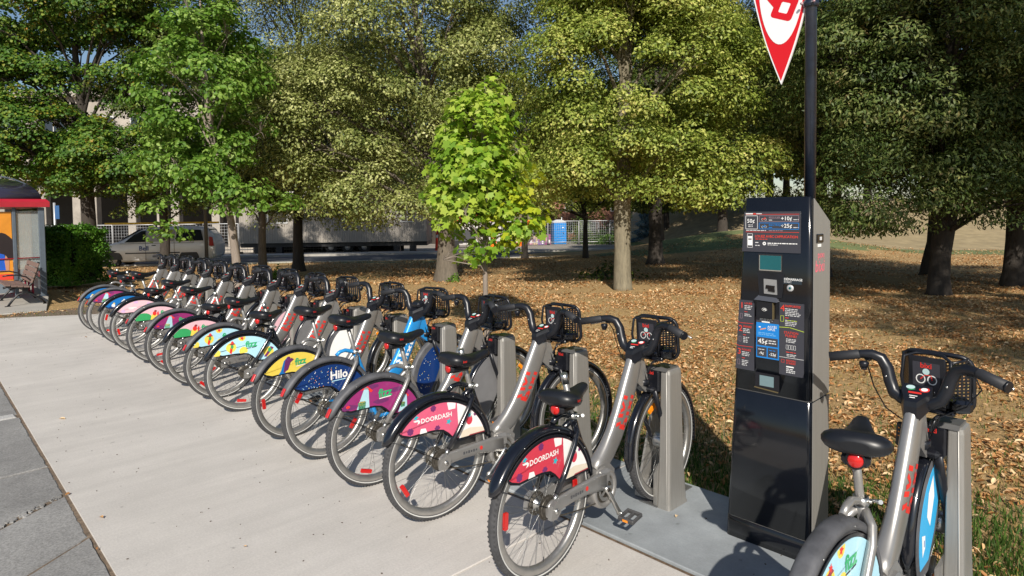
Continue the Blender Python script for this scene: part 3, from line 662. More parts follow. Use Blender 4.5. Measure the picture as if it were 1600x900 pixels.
def cheek(s):
    mb = MB(); nx, nz = 6, 14
    def P(u, v):   # u across, v up
        x = .066+u*.056; y = .905+u*.095; z = .895+v*.185; return Vector((s*x, y, z))
    t = .27
    for j in range(nz+1):
        a, b = P(0, (j-t)/(nz+.0)), P(1, (j-t)/nz); c, d = P(1, (j+t)/nz), P(0, (j+t)/nz); off = Vector((s*-.001, .002, 0))
        mb.add([a, b, c, d, a+off, b+off, c+off, d+off], [(0, 1, 2, 3), (7, 6, 5, 4), (0, 4, 5, 1), (3, 2, 6, 7)], SATB)
    for i in range(nx+1):
        a, b = P((i-t)/nx, 0), P((i+t)/nx, 0); c, d = P((i+t)/nx, 1), P((i-t)/nx, 1); off = Vector((s*-.001, .002, 0)); sh = Vector((s*.0006, -.001, 0))
        mb.add([q+sh for q in (a, b, c, d)]+[q+off for q in (a, b, c, d)], [(0, 1, 2, 3), (7, 6, 5, 4), (0, 4, 7, 3), (1, 2, 6, 5)], SATB)
    return mb
keep('cheek_r', cheek(1)); keep('cheek_l', cheek(-1))
def sticker():
    mb = MB(); Y = .8985
    def F(a, b): return (a, Y-(b-.985)*-.07*-1, b)
    def add(g, m): mb.geo(g, F, m)
    add(([(-.05, .91), (.05, .91), (.05, 1.07), (-.05, 1.07)], [(0, 1, 2, 3)]), DKP)
    def F(a, b): return (a, Y-.0015-(b-.985)*-.07*-1, b)
    vs, fs = text('bixi', .030, .02); mb.geo(([(x, y+1.056) for x, y in vs], fs), F, REDP)
    mb.geo((blob(0, 1.032, .013, .013), [list(range(16))]), F, mat('print_pale', (.45, .62, .62), .5))
    for cx in (-.020, .022):
        pts = [(cx+.016*math.cos(t), 1.0+.018*math.sin(t)) for t in np.linspace(0, 2*PI, 15)]; mb.geo(stroke(pts, .004), F, WHT)
    mb.geo(stroke([(-.020, 1.0), (-.004, 1.018), (.018, 1.018), (.022, 1.0)], .004), F, REDP); mb.geo(stroke([(-.02, .955), (.0, .95)], .007), F, WHT); mb.geo(stroke([(.01, .95), (.03, .952)], .005), F, WHT)
    return mb
keep('sticker', sticker())
# cranks (origin at the bottom bracket axis)
def crank(s):
    mb = MB(); mb.loft([[(s*x, y*q, z*q) for (x, y, z) in [(.064, -1, 0), (.074, -1, 0), (.074, 0, 0), (.074, 1, 0), (.064, 1, 0)]] for q in (.0,)]) if 0 else None
    secs = []
    for (r, wv, x, t) in [(-.020, .006, .062, .008), (-.016, .017, .062, .010), (0, .021, .063, .011), (.020, .016, .066, .009), (.085, .0105, .073, .007), (.15, .012, .080, .0075), (.168, .015, .081, .0085), (.180, .009, .081, .006)]:
        secs.append([(s*(x-t), -wv, -r), (s*(x-t), wv, -r), (s*(x+t), wv*.7, -r), (s*(x+t), -wv*.7, -r)])
    mb.loft(secs, STEEL, True); mb.lathe([(s*.074, 0), (s*.074, .011), (s*.078, .008), (s*.078, 0)], 'x', (0, 0, 0), mat('dark_bolt', (.06, .05, .045), .5, .8), 10); mb.tube([(s*.08, 0, -.165), (s*.10, 0, -.165)], .007, STEEL, 8); return mb
keep('crank_r', crank(1)); keep('crank_l', crank(-1))
mb = MB(); mb.tube([(0, -.044, 0), (0, .044, 0)], .006, GREASE, 6)
for x in (-.040, .0, .040): mb.box((x, 0, 0), (.012, .092 if x == 0 else .084, .022), mat('pedal_plastic', (.05, .05, .052), .6, var=.3, scale=20), bev=.004)
for y in (-.040, .040): mb.box((0, y, 0), (.092, .014, .024), MATS['pedal_plastic'], bev=.005)
for y in (-.047, .047): mb.box((0, y, 0), (.03, .003, .012), ORL)
keep('pedal', mb)
def ring():
    mb = MB(); nt_ = 34; o = [(.058*math.cos(PI*q/nt_)*(1.05 if q % 2 else 1), .058*math.sin(PI*q/nt_)*(1.05 if q % 2 else 1)) for q in range(2*nt_)]; i_ = [(.046*math.cos(PI*q/nt_), .041*math.sin(PI*q/nt_)) for q in range(2*nt_)]
    n = len(o)
    for x, d in ((.056, 1),):
        mb.add([(x+.002, a, b) for a, b in o]+[(x+.002, a, b) for a, b in i_]+[(x-.002, a, b) for a, b in o], [(k, (k+1) % n, n+(k+1) % n, n+k) for k in range(n)]+[(k, 2*n+k, 2*n+(k+1) % n, (k+1) % n) for k in range(n)], ALU)
    for k in range(5): t = 2*PI*k/5; mb.box((.056, .025*math.cos(t), .025*math.sin(t)), (.004, .045, .013), ALU, Matrix.Rotation(t, 3, 'X'))
    return mb
keep('chain_ring', ring())
def chain():
    mb = MB(); a = Vector((.052, .43, .29)); b = Vector((.040, .0, .335)); r1, r2 = .052, .047; pts = []
    for t in np.linspace(R_(95), R_(-98), 12): pts.append((a.x, a.y+r1*math.cos(t), a.z+r1*math.sin(t)))
    for i in range(1, 12): q = i/12; pts.append((a.x+(b.x-a.x)*q, a.y+(b.y-a.y)*q, a.z-r1+(b.z-r2-a.z+r1)*q-.012*math.sin(PI*q)))
    for t in np.linspace(R_(-98), R_(-265), 10): pts.append((b.x, b.y+r2*math.cos(t), b.z+r2*math.sin(t)))
    for i in range(1, 12): q = i/12; pts.append((b.x+(a.x-b.x)*q, b.y+(a.y-b.y)*q, b.z+r2+(a.z+r1-b.z-r2)*q))
    n = len(pts); mb.tube(pts, .0042, GREASE, 6, closed=True, smooth=False); return mb
keep('chain', chain())
def cable():
    mb = MB(); mb.tube([(-.19, .80, 1.07), (-.20, .86, 1.02), (-.18, .87, .94), (-.12, .83, .87), (-.05, .83, .83), (-.03, .87, .74)], .0028, SATB, 5); mb.tube([(.19, .80, 1.07), (.20, .87, 1.0), (.15, .88, .92), (.07, .85, .87), (.035, .86, .78)], .0028, SATB, 5); return mb
keep('brake_cable', cable())
def guard(design):
    """quarter panel over the back of the front wheel"""
    mb = MB(); fm = GREYF if design != 'dark' else mat('guard_grey', (.16, .16, .165), .5, var=.15, scale=6)
    for s in (1, -1):
        ou = [(.352*math.cos(R_(a)), .352*math.sin(R_(a))) for a in np.linspace(108, 205, 18)]
        inn = [(-.20, -.13), (-.11, .0), (-.055, .12), (-.03, .24)]
        mb.prism([(a, b) for a, b in ou]+inn, s*.0285, s*.0310, fm)
        if design == 'dark': continue
        o2 = [(.318*math.cos(R_(a)), .318*math.sin(R_(a))) for a in np.linspace(113, 198, 16)]; i2 = [(-.205, -.085), (-.135, .01), (-.085, .12), (-.062, .22)]
        q = o2+i2; k = {'hilo': 'nv', 'sky': 'bl', 'white': 'wh', 'pink': 'pk'}[design]
        mm = pm(k) if design != 'sky' else mat('guard_sky', (.04, .40, .74), .35)
        mb.prism(q, s*.0310, s*.0325, mm); X = s*.0330
        def flat(poly, m): mb.add([(X, a, b) for a, b in poly], [list(range(len(poly))) if s > 0 else list(range(len(poly)))[::-1]], m)
        if design == 'hilo':
            r = random.Random(5)
            for i in range(30): t = r.uniform(R_(120), R_(190)); rr = r.uniform(.2, .31); flat(blob(rr*math.cos(t), rr*math.sin(t), .003, .003, 6), pm(r.choice(['yl', 'wh', 'lb'])))
        if design == 'sky': flat([(-.23, .10), (-.21, .19), (-.155, .25), (-.14, .16), (-.19, .05)], WHT); flat([(-.28, -.05), (-.25, -.02), (-.25, .03), (-.29, .04)], WHT); mb.geo(stroke([(-.262, -.01), (-.262, .012)], .008), lambda a, b: (X+s*.0006, a, b), pm('bl'))
        if design == 'pink': flat([(-.30, .02), (-.25, .02), (-.18, .12), (-.22, .14)], pm('tl'))
    return mb
for k in ('dark', 'hilo', 'sky', 'white', 'pink'): keep('guard_'+k, guard(k))
def part(k, parent, name, loc=None, rot=None, label=None):
    o = link(name, MESH[k], parent, loc, rot)
    if label: o['label'] = label
    return o
GRP = 'shared bicycles docked side by side in the row'
def bicycle(x, a, design, frame, stay, fend, seat_z, crank_a, guardk, label, loc_dy=0., wheel_a=0., steer=0., sad_rot=0.):
    b = empty('bicycle', (x+1.07*math.sin(a), 1.07-1.07*math.cos(a)+loc_dy, 0), a, label, 'bicycle', GRP)
    z0 = 0.0
    wr_ = part('rim', b, 'rear_wheel', (0, 0, WR), (wheel_a, 0, 0)); part('tyre', wr_, 'tyre'); part('spokes', wr_, 'spokes'); part('rear_hub', wr_, 'hub'); part('cassette', wr_, 'cassette')
    for t in (0, 3.05): part('red_reflector', wr_, 'reflector', (.004, .245*math.cos(t), .245*math.sin(t)), (t+PI/2, 0, 0), 'red wheel reflector')
    wf_ = part('rim', b, 'front_wheel', (0, WB_, WR+.022), (1.3-wheel_a, 0, 0)); part('tyre', wf_, 'tyre'); part('spokes', wf_, 'spokes'); part('front_hub', wf_, 'hub')
    for t in (.8, 3.9): part('amber_reflector', wf_, 'reflector', (.004, .245*math.cos(t), .245*math.sin(t)), (t+PI/2, 0, 0), 'amber wheel reflector')
    fr = part('frame_'+frame, b, 'frame')
    part('chain_ring', fr, 'chain_ring', (0, .43, .29)); part('chain', fr, 'chain')
    part('mast_'+stay, b, 'seat_mast'); part('stay_%s_r' % ('silver' if stay == 'blue' else stay), b, 'seat_stay'); part('stay_%s_l' % ('silver' if stay == 'blue' else stay), b, 'seat_stay')
    part('seat_clamp', b, 'seat_clamp')
    dz = seat_z-.05-.95+.0; pst = part('seat_post', b, 'seat_post', (0, .232+.0, .71))
    pst.location = (0, .232-.072*0, max(.66, seat_z-.055-.26)); pst.location.y = .232-(pst.location.z-.70)*.3
    ps = (0, pst.location.y-.035, seat_z-.012)
    sd_ = part('saddle', b, 'saddle', ps, (0, 0, sad_rot)); part('saddle_carriage', sd_, 'saddle_carriage'); part('tail_light', sd_, 'tail_light', (0, -.128, -.052))
    rf = part('rfender_'+fend, b, 'rear_fender', (0, 0, WR)); part('panel_'+design, rf, 'printed_panel')
    part('ffender_'+('grey' if fend == 'grey' and frame == 'blue' else 'black'), b, 'front_fender', (0, WB_, WR+.022))
    if guardk: part('guard_'+guardk, b, 'wheel_guard', (0, WB_, WR+.022))
    part('fork', b, 'fork'); part('steering_collar', b, 'steering_collar')
    hb = part('handlebar', b, 'handlebar', (0, .80, 0), (0, 0, steer)); 
    for k, nm in (('grip_r', 'grip'), ('grip_l', 'grip'), ('lever_r', 'brake_lever'), ('lever_l', 'brake_lever'), ('bell', 'bell')): part(k, hb, nm, (0, -.80, 0))
    hb.data = MESH['handlebar0']
    part('console_e' if frame == 'blue' else 'console', b, 'console')
    fc = part('front_carrier0', b, 'front_carrier', (0, .80, 0), (0, 0, steer)); part('cheek_r', fc, 'perforated_side', (0, -.80, 0)); part('cheek_l', fc, 'perforated_side', (0, -.80, 0)); part('sticker', fc, 'sticker', (0, -.80, 0))
    part('brake_cable', b, 'brake_cable')
    for s, k, da in ((1, 'crank_r', 0), (-1, 'crank_l', PI)):
        cr = part(k, b, 'crank', (0, .43, .29), (crank_a+da, 0, 0)); part('pedal', cr, 'pedal', (s*.146, 0, -.165), (-(crank_a+da)+.15, 0, 0))
    return b
def shifted(k, k2, d):
    me = MESH[k].copy(); me.transform(Matrix.Translation(d)); MESH[k2] = me
shifted('handlebar', 'handlebar0', (0, -.80, 0)); shifted('front_carrier', 'front_carrier0', (0, -.80, 0))
SP = .68482
BK = [ # angle, design, frame, stays, fender, saddle z, crank angle, guard, label
 (.0425, 'doordash_red', 'silver', 'black', 'black', .835, .52, None, 'bicycle with a bright red rear panel, docked right beside the pay kiosk'),
 (-.075, 'doordash_pink', 'silver', 'black', 'black', .89, -.9, None, 'bicycle with a lighter pink delivery advert on its rear panel, black rear fender'),
 (-.03, 'purple', 'silver', 'silver', 'grey', .93, .3, 'dark', 'bicycle with purple beam print panel right beside the pink panelled one'),
 (.0175, 'hilo', 'blue', 'blue', 'grey', .965, 1.0, 'hilo', 'the only bicycle with a bright blue frame, starry navy rear panel'),
 (.125, 'yellow', 'silver', 'silver', 'grey', .97, 2.2, None, 'bicycle with a yellow rear panel and worn grey fender beside the blue framed one'),
 (-.1075, 'sky', 'silver', 'black', 'black', .84, .5, 'white', 'bicycle with pale blue panel under a glossy black fender, lowered tilted saddle'),
 (.01, 'sky', 'silver', 'silver', 'grey', .91, -.4, 'dark', 'bicycle with pale blue panel under a worn grey fender, inside the dock row'),
 (.0425, 'pinkgreen', 'silver', 'black', 'black', .79, 1.4, 'pink', 'bicycle with pink and green panel under a black fender, very low saddle'),
 (.065, 'purple', 'silver', 'silver', 'grey', .91, .2, None, 'bicycle with purple beam print panel between two pink and green ones'),
 (.0125, 'pinkgreen', 'silver', 'silver', 'grey', .935, 2.0, None, 'bicycle with pink and green panel under a worn grey fender'),
 (-.08, 'pinkdots', 'silver', 'black', 'black', .78, .7, 'dark', 'bicycle with plain pale pink panel with lilac dots and black fender'),
 (-.04, 'blue', 'silver', 'black', 'black', .95, -.7, None, 'bicycle with blue cartoon panel under a glossy black fender near the far end'),
 (-.115, 'purple', 'silver', 'silver', 'grey', .85, .9, None, 'bicycle with purple beam print panel, second from the far end of the row'),
 (0.0, 'blue', 'silver', 'silver', 'grey', .885, .1, None, 'last bicycle at the far end of the row, blue panel under grey fender'),
]
LEAN = [.0, .0, .01, -.008, .006, -.01, .004, .01, -.006, .004, -.008, .006, -.004, .003]
for i, (a, dsg, fr_, st_, fe_, sz, ca, gd, lb_) in enumerate(BK):
    b = bicycle(-i*SP, a, dsg, fr_, st_, fe_, sz, ca, gd, lb_, wheel_a=[.04, .62, 1.35, 2.6, .2, 1.5, .9, 2.2, 1.0, 1.7, .3, 2.9, 1.4, .7][i], sad_rot=[.14, .02, .05, .0, .08, .5, 0, .3, 0, 0, .4, .1, .35, .1][i], steer=[-.02, .09, -.08, .22, -.16, .10, -.11, .04, .1, -.05, .08, -.04, .06, -.06][i])
    b.rotation_euler.y = LEAN[i]
b0 = bicycle(1.37, -.035, 'sky', 'silver', 'silver', 'grey', .955, -1.6, 'sky', 'bicycle with a pale blue rear panel standing alone beyond the pay kiosk', wheel_a=.4, steer=-.07, sad_rot=.28)
for c_ in b0.children:
    if c_.name.startswith('handlebar'): c_.scale.x = .95
# --- docks ------------------------------------------------------------------
DOCKM = mat('brushed_dock', (.30, .29, .27), .45, .45, var=.10, scale=3, stretch=(40, 40, 1.5)); DOCKD = mat('dock_dark_metal', (.20, .20, .20), .45, .6, var=.15, scale=6)
def dockcol():
    mb = MB()
    # column: rounded front edge, slightly tapering upward
    def ring(z, y0, y1, x0, x1, r=.018):
        pts = []
        for (cx, cy, a) in ((x1-r, y1-r, 0), (x0+r*.4, y1-r*.4, 90), (x0+r*.4, y0+r*.4, 180), (x1-r, y0+r, 270)):
            rr = r if cx > (x0+x1)/2 else r*.4
            for i in range(4): t = R_(a+90*i/3); pts.append((cx+rr*math.cos(t), cy+rr*math.sin(t), z))
        return pts
    mb.loft([ring(.022, .925, 1.125, .058, .138), ring(.05, .928, 1.115, .059, .135), ring(.25, .940, 1.100, .060, .130), ring(.55, .950, 1.092, .062, .125), ring(.78, .957, 1.090, .063, .120), ring(.800, .960, 1.086, .064, .117), ring(.806, .968, 1.078, .068, .108)], DOCKM, False)
    mb.tube([(.118, .9275, .055), (.113, .939, .30), (.106, .950, .60), (.101, .956, .795)], .0022, mat('dock_lit_edge', (.62, .60, .56), .5, .3), 4)  # pale line paints the sunlit front edge of the column
    return mb
keep('dock_column', dockcol())
mb = MB()   # toe block at the foot, sloping to the wheel channel
mb.loft([[(.0295, .930, z0), (.0295, 1.18, z0), (.059, 1.18, z0), (.059, .922, z0)] for z0 in (.03,)]+[[(.030, .932, .205), (.030, 1.18, .205), (.059, 1.18, .235), (.059, .930, .235)]]+[[(.052, .942, .262), (.052, 1.15, .262), (.059, 1.15, .275), (.059, .940, .275)]], DOCKM, False)
keep('dock_toe', mb)
mb = MB()
mb.prism([(.96, .03), (1.30, .03), (1.30, .09), (1.22, .12), (1.02, .12), (.975, .10)], -.120, -.045, DOCKM); mb.prism([(.99, .12), (1.25, .12), (1.24, .30), (1.17, .47), (1.10, .47), (1.02, .22)], -.112, -.098, DOCKM); mb.prism([(1.11, .47), (1.17, .47), (1.15, .62), (1.11, .62)], -.110, -.100, DOCKD)
keep('dock_side_plate', mb)
mb = MB(); mb.box((0, 1.11, .025), (.118, .38, .006), DOCKD); mb.box((-.075, 1.10, .035), (.05, .20, .02), DOCKD, bev=.006); keep('dock_pan', mb)
mb = MB(); mb.box((.018, .985, .738), (.088, .10, .118), SATB, bev=.006); vs, fs = text('bixi', .028, .02); mb.add([(.012+x, .9345, .783+y) for x, y in vs], fs, REDP); mb.box((-.02, .99, .80), (.05, .06, .02), SATB, bev=.004); keep('dock_lock_box', mb)
mb = MB(); mb.box((-.095, .955, .735), (.05, .03, .10), SATB, Matrix.Rotation(R_(-8), 3, 'X'), .006); mb.box((-.05, .99, .74), (.05, .05, .04), SATB); [mb.box((-.107+(q % 2)*.022, .938-.001*q, .765-(q//2)*.016), (.006, .003, .004), ORL) for q in range(5)]; mb.box((-.095, .9385, .700), (.034, .003, .008), ALU); keep('dock_key_reader', mb)
mb = MB(); mb.prism([(.95, .797), (1.085, .797), (1.075, .815), (.965, .815)], .0, .104, DOCKD); keep('dock_cap', mb)
DL = ['dock holding the bicycle with the bright red rear panel, beside the kiosk', 'dock holding the bicycle with the pink delivery panel', 'dock holding the purple panelled bicycle next to the pink one', 'dock holding the blue framed bicycle', 'dock holding the bicycle with the yellow panel', 'dock holding the pale blue panelled bicycle with black fender', 'dock holding the pale blue panelled bicycle with grey fender', 'dock holding the pink and green panelled bicycle with black fender', 'dock holding the purple panelled bicycle in the middle of the row', 'dock holding the pink and green panelled bicycle with grey fender', 'dock holding the pale pink panelled bicycle', 'dock holding the blue panelled bicycle with black fender', 'dock holding the second bicycle from the far end', 'dock at the very far end of the row', 'dock holding the lone bicycle beyond the pay kiosk']
for i, lb_ in enumerate(DL):
    x = -i*SP if i < 14 else 1.37
    d = empty('bicycle_dock', (x, 0, 0), 0, 'brushed grey metal '+lb_, 'dock', 'bicycle docks in a row on the ballast plates')
    for k, nm in (('dock_column', 'column'), ('dock_toe', 'toe_block'), ('dock_side_plate', 'side_plate'), ('dock_pan', 'wheel_pan'), ('dock_lock_box', 'lock_box'), ('dock_cap', 'cap'), ('dock_key_reader', 'key_reader')): part(k, d, nm)
# ------------------------------------------------------------------ pay kiosk
BLK = mat('kiosk_black', (.006, .007, .010), .13, var=.25, scale=6, coat=.2); KST = mat('kiosk_steel', (.27, .26, .24), .5, .25, var=.08, scale=3, stretch=(30, 30, 1.2)); SEAM = mat('bright_seam', (.55, .52, .47), .4, .6)
SCRE = mat('lcd_glass', (.010, .10, .115), .25, var=.05); GRYP = mat('print_panel_grey', (.040, .041, .052), .55); TXT = mat('print_text', (.62, .62, .62), .5); TXR = mat('print_text_red', (.66, .05, .03), .5); BLP = mat('print_blue', (.01, .20, .58), .45); LIM = mat('print_lime', (.40, .50, .05), .5)
kx = empty('pay_kiosk', (.69, 1.03, .022), 0, 'tall black and steel bicycle rental pay kiosk with coloured instruction panels on the ballast plate', 'kiosk')
K0 = Vector((.69, 1.03, .022))
def kb(mb, name, label=None, parent=kx):
    mb.v = [(a-K0.x, b-K0.y, c-K0.z) for a, b, c in mb.v]; o = mb.build(name, parent)
    if label: o['label'] = label
    return o
def xl(z): return .4705+(.572-.4705)*(z-.0)/1.755
def ksec(z, dz=0., y0=.929, y1=1.133, ins=0., top=False):
    r = .022; xa, xb = xl(z)+ins, .899-ins; pts = []
    for (cx, cy, a) in ((xb-.004, y1-.004, 0), (xa+.01, y1-.01, 90), (xa+r, y0+ins+r, 180), (xb-r, y0+ins+r, 270)):
        rr = {0: .004, 90: .01}.get(a, r)
        for i in range(5):
            t = R_(a+90*i/4); px, py = cx+rr*math.cos(t), cy+rr*math.sin(t); zz = z-(max(0, (py-y0-.01))*.60 if top else 0); pts.append((px, py, zz+dz))
    return pts
mb = MB(); mb.loft([ksec(.022), ksec(.126), ksec(.128, ins=.002)], BLK); kb(mb, 'plinth')
mb = MB(); mb.loft([ksec(.132), ksec(.792), ksec(.794, ins=.002)], BLK); kb(mb, 'lower_door')
mb = MB(); mb.loft([ksec(.80), ksec(1.3), ksec(1.755, top=True), ksec(1.760, ins=.004, top=True)], BLK); kb(mb, 'cabinet')
mb = MB(); mb.loft([ksec(.126, ins=.003), ksec(.134, ins=.003)], SEAM); kb(mb, 'seam'); mb = MB(); mb.loft([ksec(.793, ins=.0025), ksec(.801, ins=.0025)], mat('dark_seam', (.10, .10, .10), .5)); kb(mb, 'seam')
mb = MB()
mb.prism([(.946, .13), (1.137, .13), (1.137, .797), (.946, .792)], .9005, .9045, KST); mb.prism([(.946, .80), (1.137, .805), (1.137, 1.640), (.946, 1.750)], .9005, .9045, KST); mb.prism([(.946, .024), (1.137, .024), (1.137, .122), (.946, .122)], .9005, .9035, BLK)
SIDE_ = mb
def fr(a, b, d=.0): return (a, .929-d, b)
mb = SIDE_
vs, fs = text('bixi', .078, .006, .1); mb.add([(.9052, 1.012+x, 1.430+y) for x, y in vs], fs, mat('faded_red', (.78, .14, .20), .5)); vs, fs = text('bixi', .056, .006, .1); mb.add([(.9052, 1.025+x, 1.478-y*.8) for x, y in vs], fs, MATS['faded_red']); kb(mb, 'side_panel')
mb = MB(); mb.box((.907, 1.005, 1.563), (.008, .075, .042), BLK, bev=.003); mb.box((.9115, 1.005, 1.563), (.003, .02, .016), TXT); mb.box((.9055, 1.005, 1.530), (.003, .035, .014), WHT); kb(mb, 'side_sensor')
# header sign
def quadp(x0, x1, z0, z1, d0, d1, m, mb, skew=True):
    k = (.572-.4705)/1.755 if skew else 0
    pts = [(x0+k*(z0-z1), z0), (x1, z0), (x1, z1), (x0, z1)]; vs = [fr(a, b, d0) for a, b in pts]+[fr(a, b, d1) for a, b in pts]
    mb.add(vs, [(4, 5, 6, 7), (0, 1, 5, 4), (1, 2, 6, 5), (2, 3, 7, 6), (3, 0, 4, 7)], m)
def lt(s, x, z, size, m, mb, d, bold=.02, al='LEFT', sp=1.): vs, fs = text(s, size, bold*.4, 0, al, sp); mb.add([fr(x+a, z+b, d) for a, b in vs], fs, m)
def bar(x0, x1, z, h, m, mb, d): mb.add([fr(x0, z-h/2, d), fr(x1, z-h/2, d), fr(x1, z+h/2, d), fr(x0, z+h/2, d)], [(0, 1, 2, 3)], m)
def lines(x, z, n, wmin, wmax, m, mb, d, lh=.0085, h=.0032, seed=1):
    r = random.Random(seed)
    for i in range(n):
        xx = x; end = x+r.uniform(wmin, wmax)
        while xx < end-.003: w_ = r.uniform(.006, .018); bar(xx, min(end, xx+w_), z-i*lh, h, m, mb, d); xx += w_+.003
def frame(x0, x1, z0, z1, t, m, mb, d):
    bar(x0, x1, z0, t, m, mb, d); bar(x0, x1, z1, t, m, mb, d)
    for x in (x0, x1): mb.add([fr(x-t/2, z0, d), fr(x+t/2, z0, d), fr(x+t/2, z1, d), fr(x-t/2, z1, d)], [(0, 1, 2, 3)], m)
mb = MB(); quadp(.575, .850, 1.494, 1.691, 0, .006, GRYP, mb); D1 = .0068
bar(.583, .845, 1.678, .002, TXR, mb, D1); bar(.583, .845, 1.592, .002, TXR, mb, D1); bar(.583, .62, 1.681, .005, WHT, mb, D1+.0004); bar(.622, .635, 1.681, .005, TXR, mb, D1+.0004); bar(.637, .665, 1.681, .004, TXT, mb, D1+.0004)
frame(.583, .643, 1.606, 1.671, .0025, TXT, mb, D1); frame(.652, .843, 1.643, 1.671, .002, mat('print_mauve', (.28, .20, .24), .5), mb, D1); frame(.652, .843, 1.607, 1.636, .0025, BLP, mb, D1)
lt('50¢', .590, 1.645, .027, WHT, mb, D1, .02); lines(.596, 1.626, 2, .02, .034, TXT, mb, D1, seed=3)
lt('+10¢', .758, 1.657, .0265, WHT, mb, D1, .02); lt('+25¢', .758, 1.622, .0265, WHT, mb, D1, .02); lines(.818, 1.652, 1, .024, .026, TXT, mb, D1); lines(.818, 1.615, 1, .024, .026, TXT, mb, D1)
lt('RÉGULIER', .700, 1.661, .0125, MATS['print_mauve'], mb, D1, .02); lt('ÉLECTRIQUE', .700, 1.626, .0125, BLP, mb, D1, .02); lines(.70, 1.650, 1, .02, .03, TXT, mb, D1); lines(.70, 1.614, 1, .02, .03, BLP, mb, D1)
for z, m in ((1.657, TXR), (1.621, BLP)):
    for cx in (.668, .684): mb.geo(stroke([(cx+.005*math.cos(t), z-.004+.005*math.sin(t)) for t in np.linspace(0, 2*PI, 9)], .0015), lambda a, b: fr(a, b, D1), TXT)
    mb.geo(stroke([(.668, z), (.674, z-.006), (.680, z+.007), (.684, z-.002)], .003), lambda a, b: fr(a, b, D1+.0003), m)
lines(.585, 1.599, 1, .10, .11, TXT, mb, D1, seed=5); lines(.70, 1.599, 1, .06, .07, MATS['print_mauve'], mb, D1, seed=6)
lt("LOUEZ AVEC L'APPLICATION", .630, 1.570, .0172, TXR, mb, D1, .03, sp=.92); lines(.632, 1.557, 1, .06, .07, TXR, mb, D1)
frame(.592, .618, 1.515, 1.583, .002, TXT, mb, D1); bar(.594, .617, 1.548, .046, WHT, mb, D1); bar(.597, .614, 1.556, .006, GRYP, mb, D1+.0005)
lines(.632, 1.540, 2, .018, .024, TXT, mb, D1, .014, .004); mb.add([fr(a, b, D1) for a, b in blob(.678, 1.536, .0085, .0085)], [list(range(16))], WHT); mb.add([fr(a, b, D1+.0005) for a, b in star(.678, 1.536, .005, .002, 4)], [list(range(8))], GRYP); lines(.694, 1.538, 1, .14, .15, WHT, mb, D1, h=.0045, seed=8); lines(.694, 1.530, 1, .05, .06, TXT, mb, D1, seed=9)
kb(mb, 'price_panel')
# centre column: screen, reader, shelf, tap pad
mb = MB(); quadp(.646, .765, 1.398, 1.485, 0, .003, mat('screen_surround', (.02, .02, .024), .35), mb, False); quadp(.652, .760, 1.404, 1.478, .003, .005, SEAM, mb, False); quadp(.656, .760, 1.409, 1.478, .005, .0065, SCRE, mb, False); kb(mb, 'screen')
mb = MB()   # sloping recess with card reader
mb.add([fr(.640, 1.395, .001), fr(.775, 1.395, .001), fr(.765, 1.275, .004), fr(.652, 1.275, .004)], [(3, 2, 1, 0)], SATB)
mb.prism([(.678, 1.292), (.742, 1.290), (.739, 1.362), (.676, 1.364)], .928-.008, .928-.003, mat('reader_steel', (.42, .42, .42), .4, .6), 'xz'); mb.prism([(.687, 1.318), (.73, 1.313), (.732, 1.333), (.69, 1.335)], .916, .920, BLK, 'xz'); mb.prism([(.700, 1.306), (.732, 1.302), (.732, 1.316), (.70, 1.318)], .9155, .920, BLK, 'xz')
mb.add([fr(.707, 1.340, .0085), fr(.7085, 1.340, .0085), fr(.7085, 1.360, .0085), fr(.707, 1.360, .0085)], [(0, 1, 2, 3)], BLK); lines(.682, 1.300, 1, .05, .055, BLK, mb, .0088, seed=2); kb(mb, 'card_reader')
mb = MB(); vs = [(.632, .928, 1.264), (.750, .928, 1.259), (.736, .928, 1.278), (.648, .928, 1.282), (.634, .905, 1.260), (.748, .905, 1.255)]; mb.add(vs, [(0, 4, 5, 1), (4, 3, 2, 5), (0, 3, 4), (1, 5, 2)], mat('shelf_plastic', (.06, .065, .08), .45)); mb.prism([(.643, 1.172), (.724, 1.170), (.724, 1.252), (.645, 1.254)], .912, .928, SATB, 'xz')
mb.geo(stroke([(.684+.012*math.cos(t), 1.215+.007*math.sin(t)) for t in np.linspace(0, 2*PI, 17)], .0018), lambda a, b: (a, .9115, b), WHT); mb.geo(stroke([(.680, 1.215), (.688, 1.218), (.69, 1.212)], .004), lambda a, b: (a, .9115, b), WHT); mb.prism([(.724, 1.168), (.7265, 1.168), (.7265, 1.252), (.724, 1.252)], .911, .928, mat('old_brass', (.18, .14, .07), .5, .5), 'xz'); kb(mb, 'tap_reader')
mb = MB(); quadp(.637, .750, 1.145, 1.171, 0, .003, GRYP, mb, False); quadp(.637, .750, .973, 1.147, 0, .0032, BLP, mb, False); d = .004
lines(.655, 1.166, 2, .06, .07, TXT, mb, d, .006, .003); bar(.665, .705, 1.152, .006, WHT, mb, d); lt('ACCÈS', .694, 1.130, .015, WHT, mb, d, .02); lt('OPUS', .694, 1.117, .015, WHT, mb, d, .02)
mb.add([fr(a, b, d) for a, b in [(.655, 1.110), (.685, 1.118), (.687, 1.124), (.66, 1.116)]], [(0, 1, 2, 3)], mat('print_orange', (.75, .30, .10), .5)); bar(.65, .66, 1.125, .006, WHT, mb, d); lines(.648, 1.097, 2, .08, .09, mat('print_skyline', (.15, .42, .75), .5), mb, d, .008, .004)
for (x0, x1, z0, z1) in [(.642, .745, 1.035, 1.075), (.642, .690, .980, 1.027), (.696, .745, .980, 1.027)]: bar(x0, x1, (z0+z1)/2, z1-z0, GRYP, mb, d)
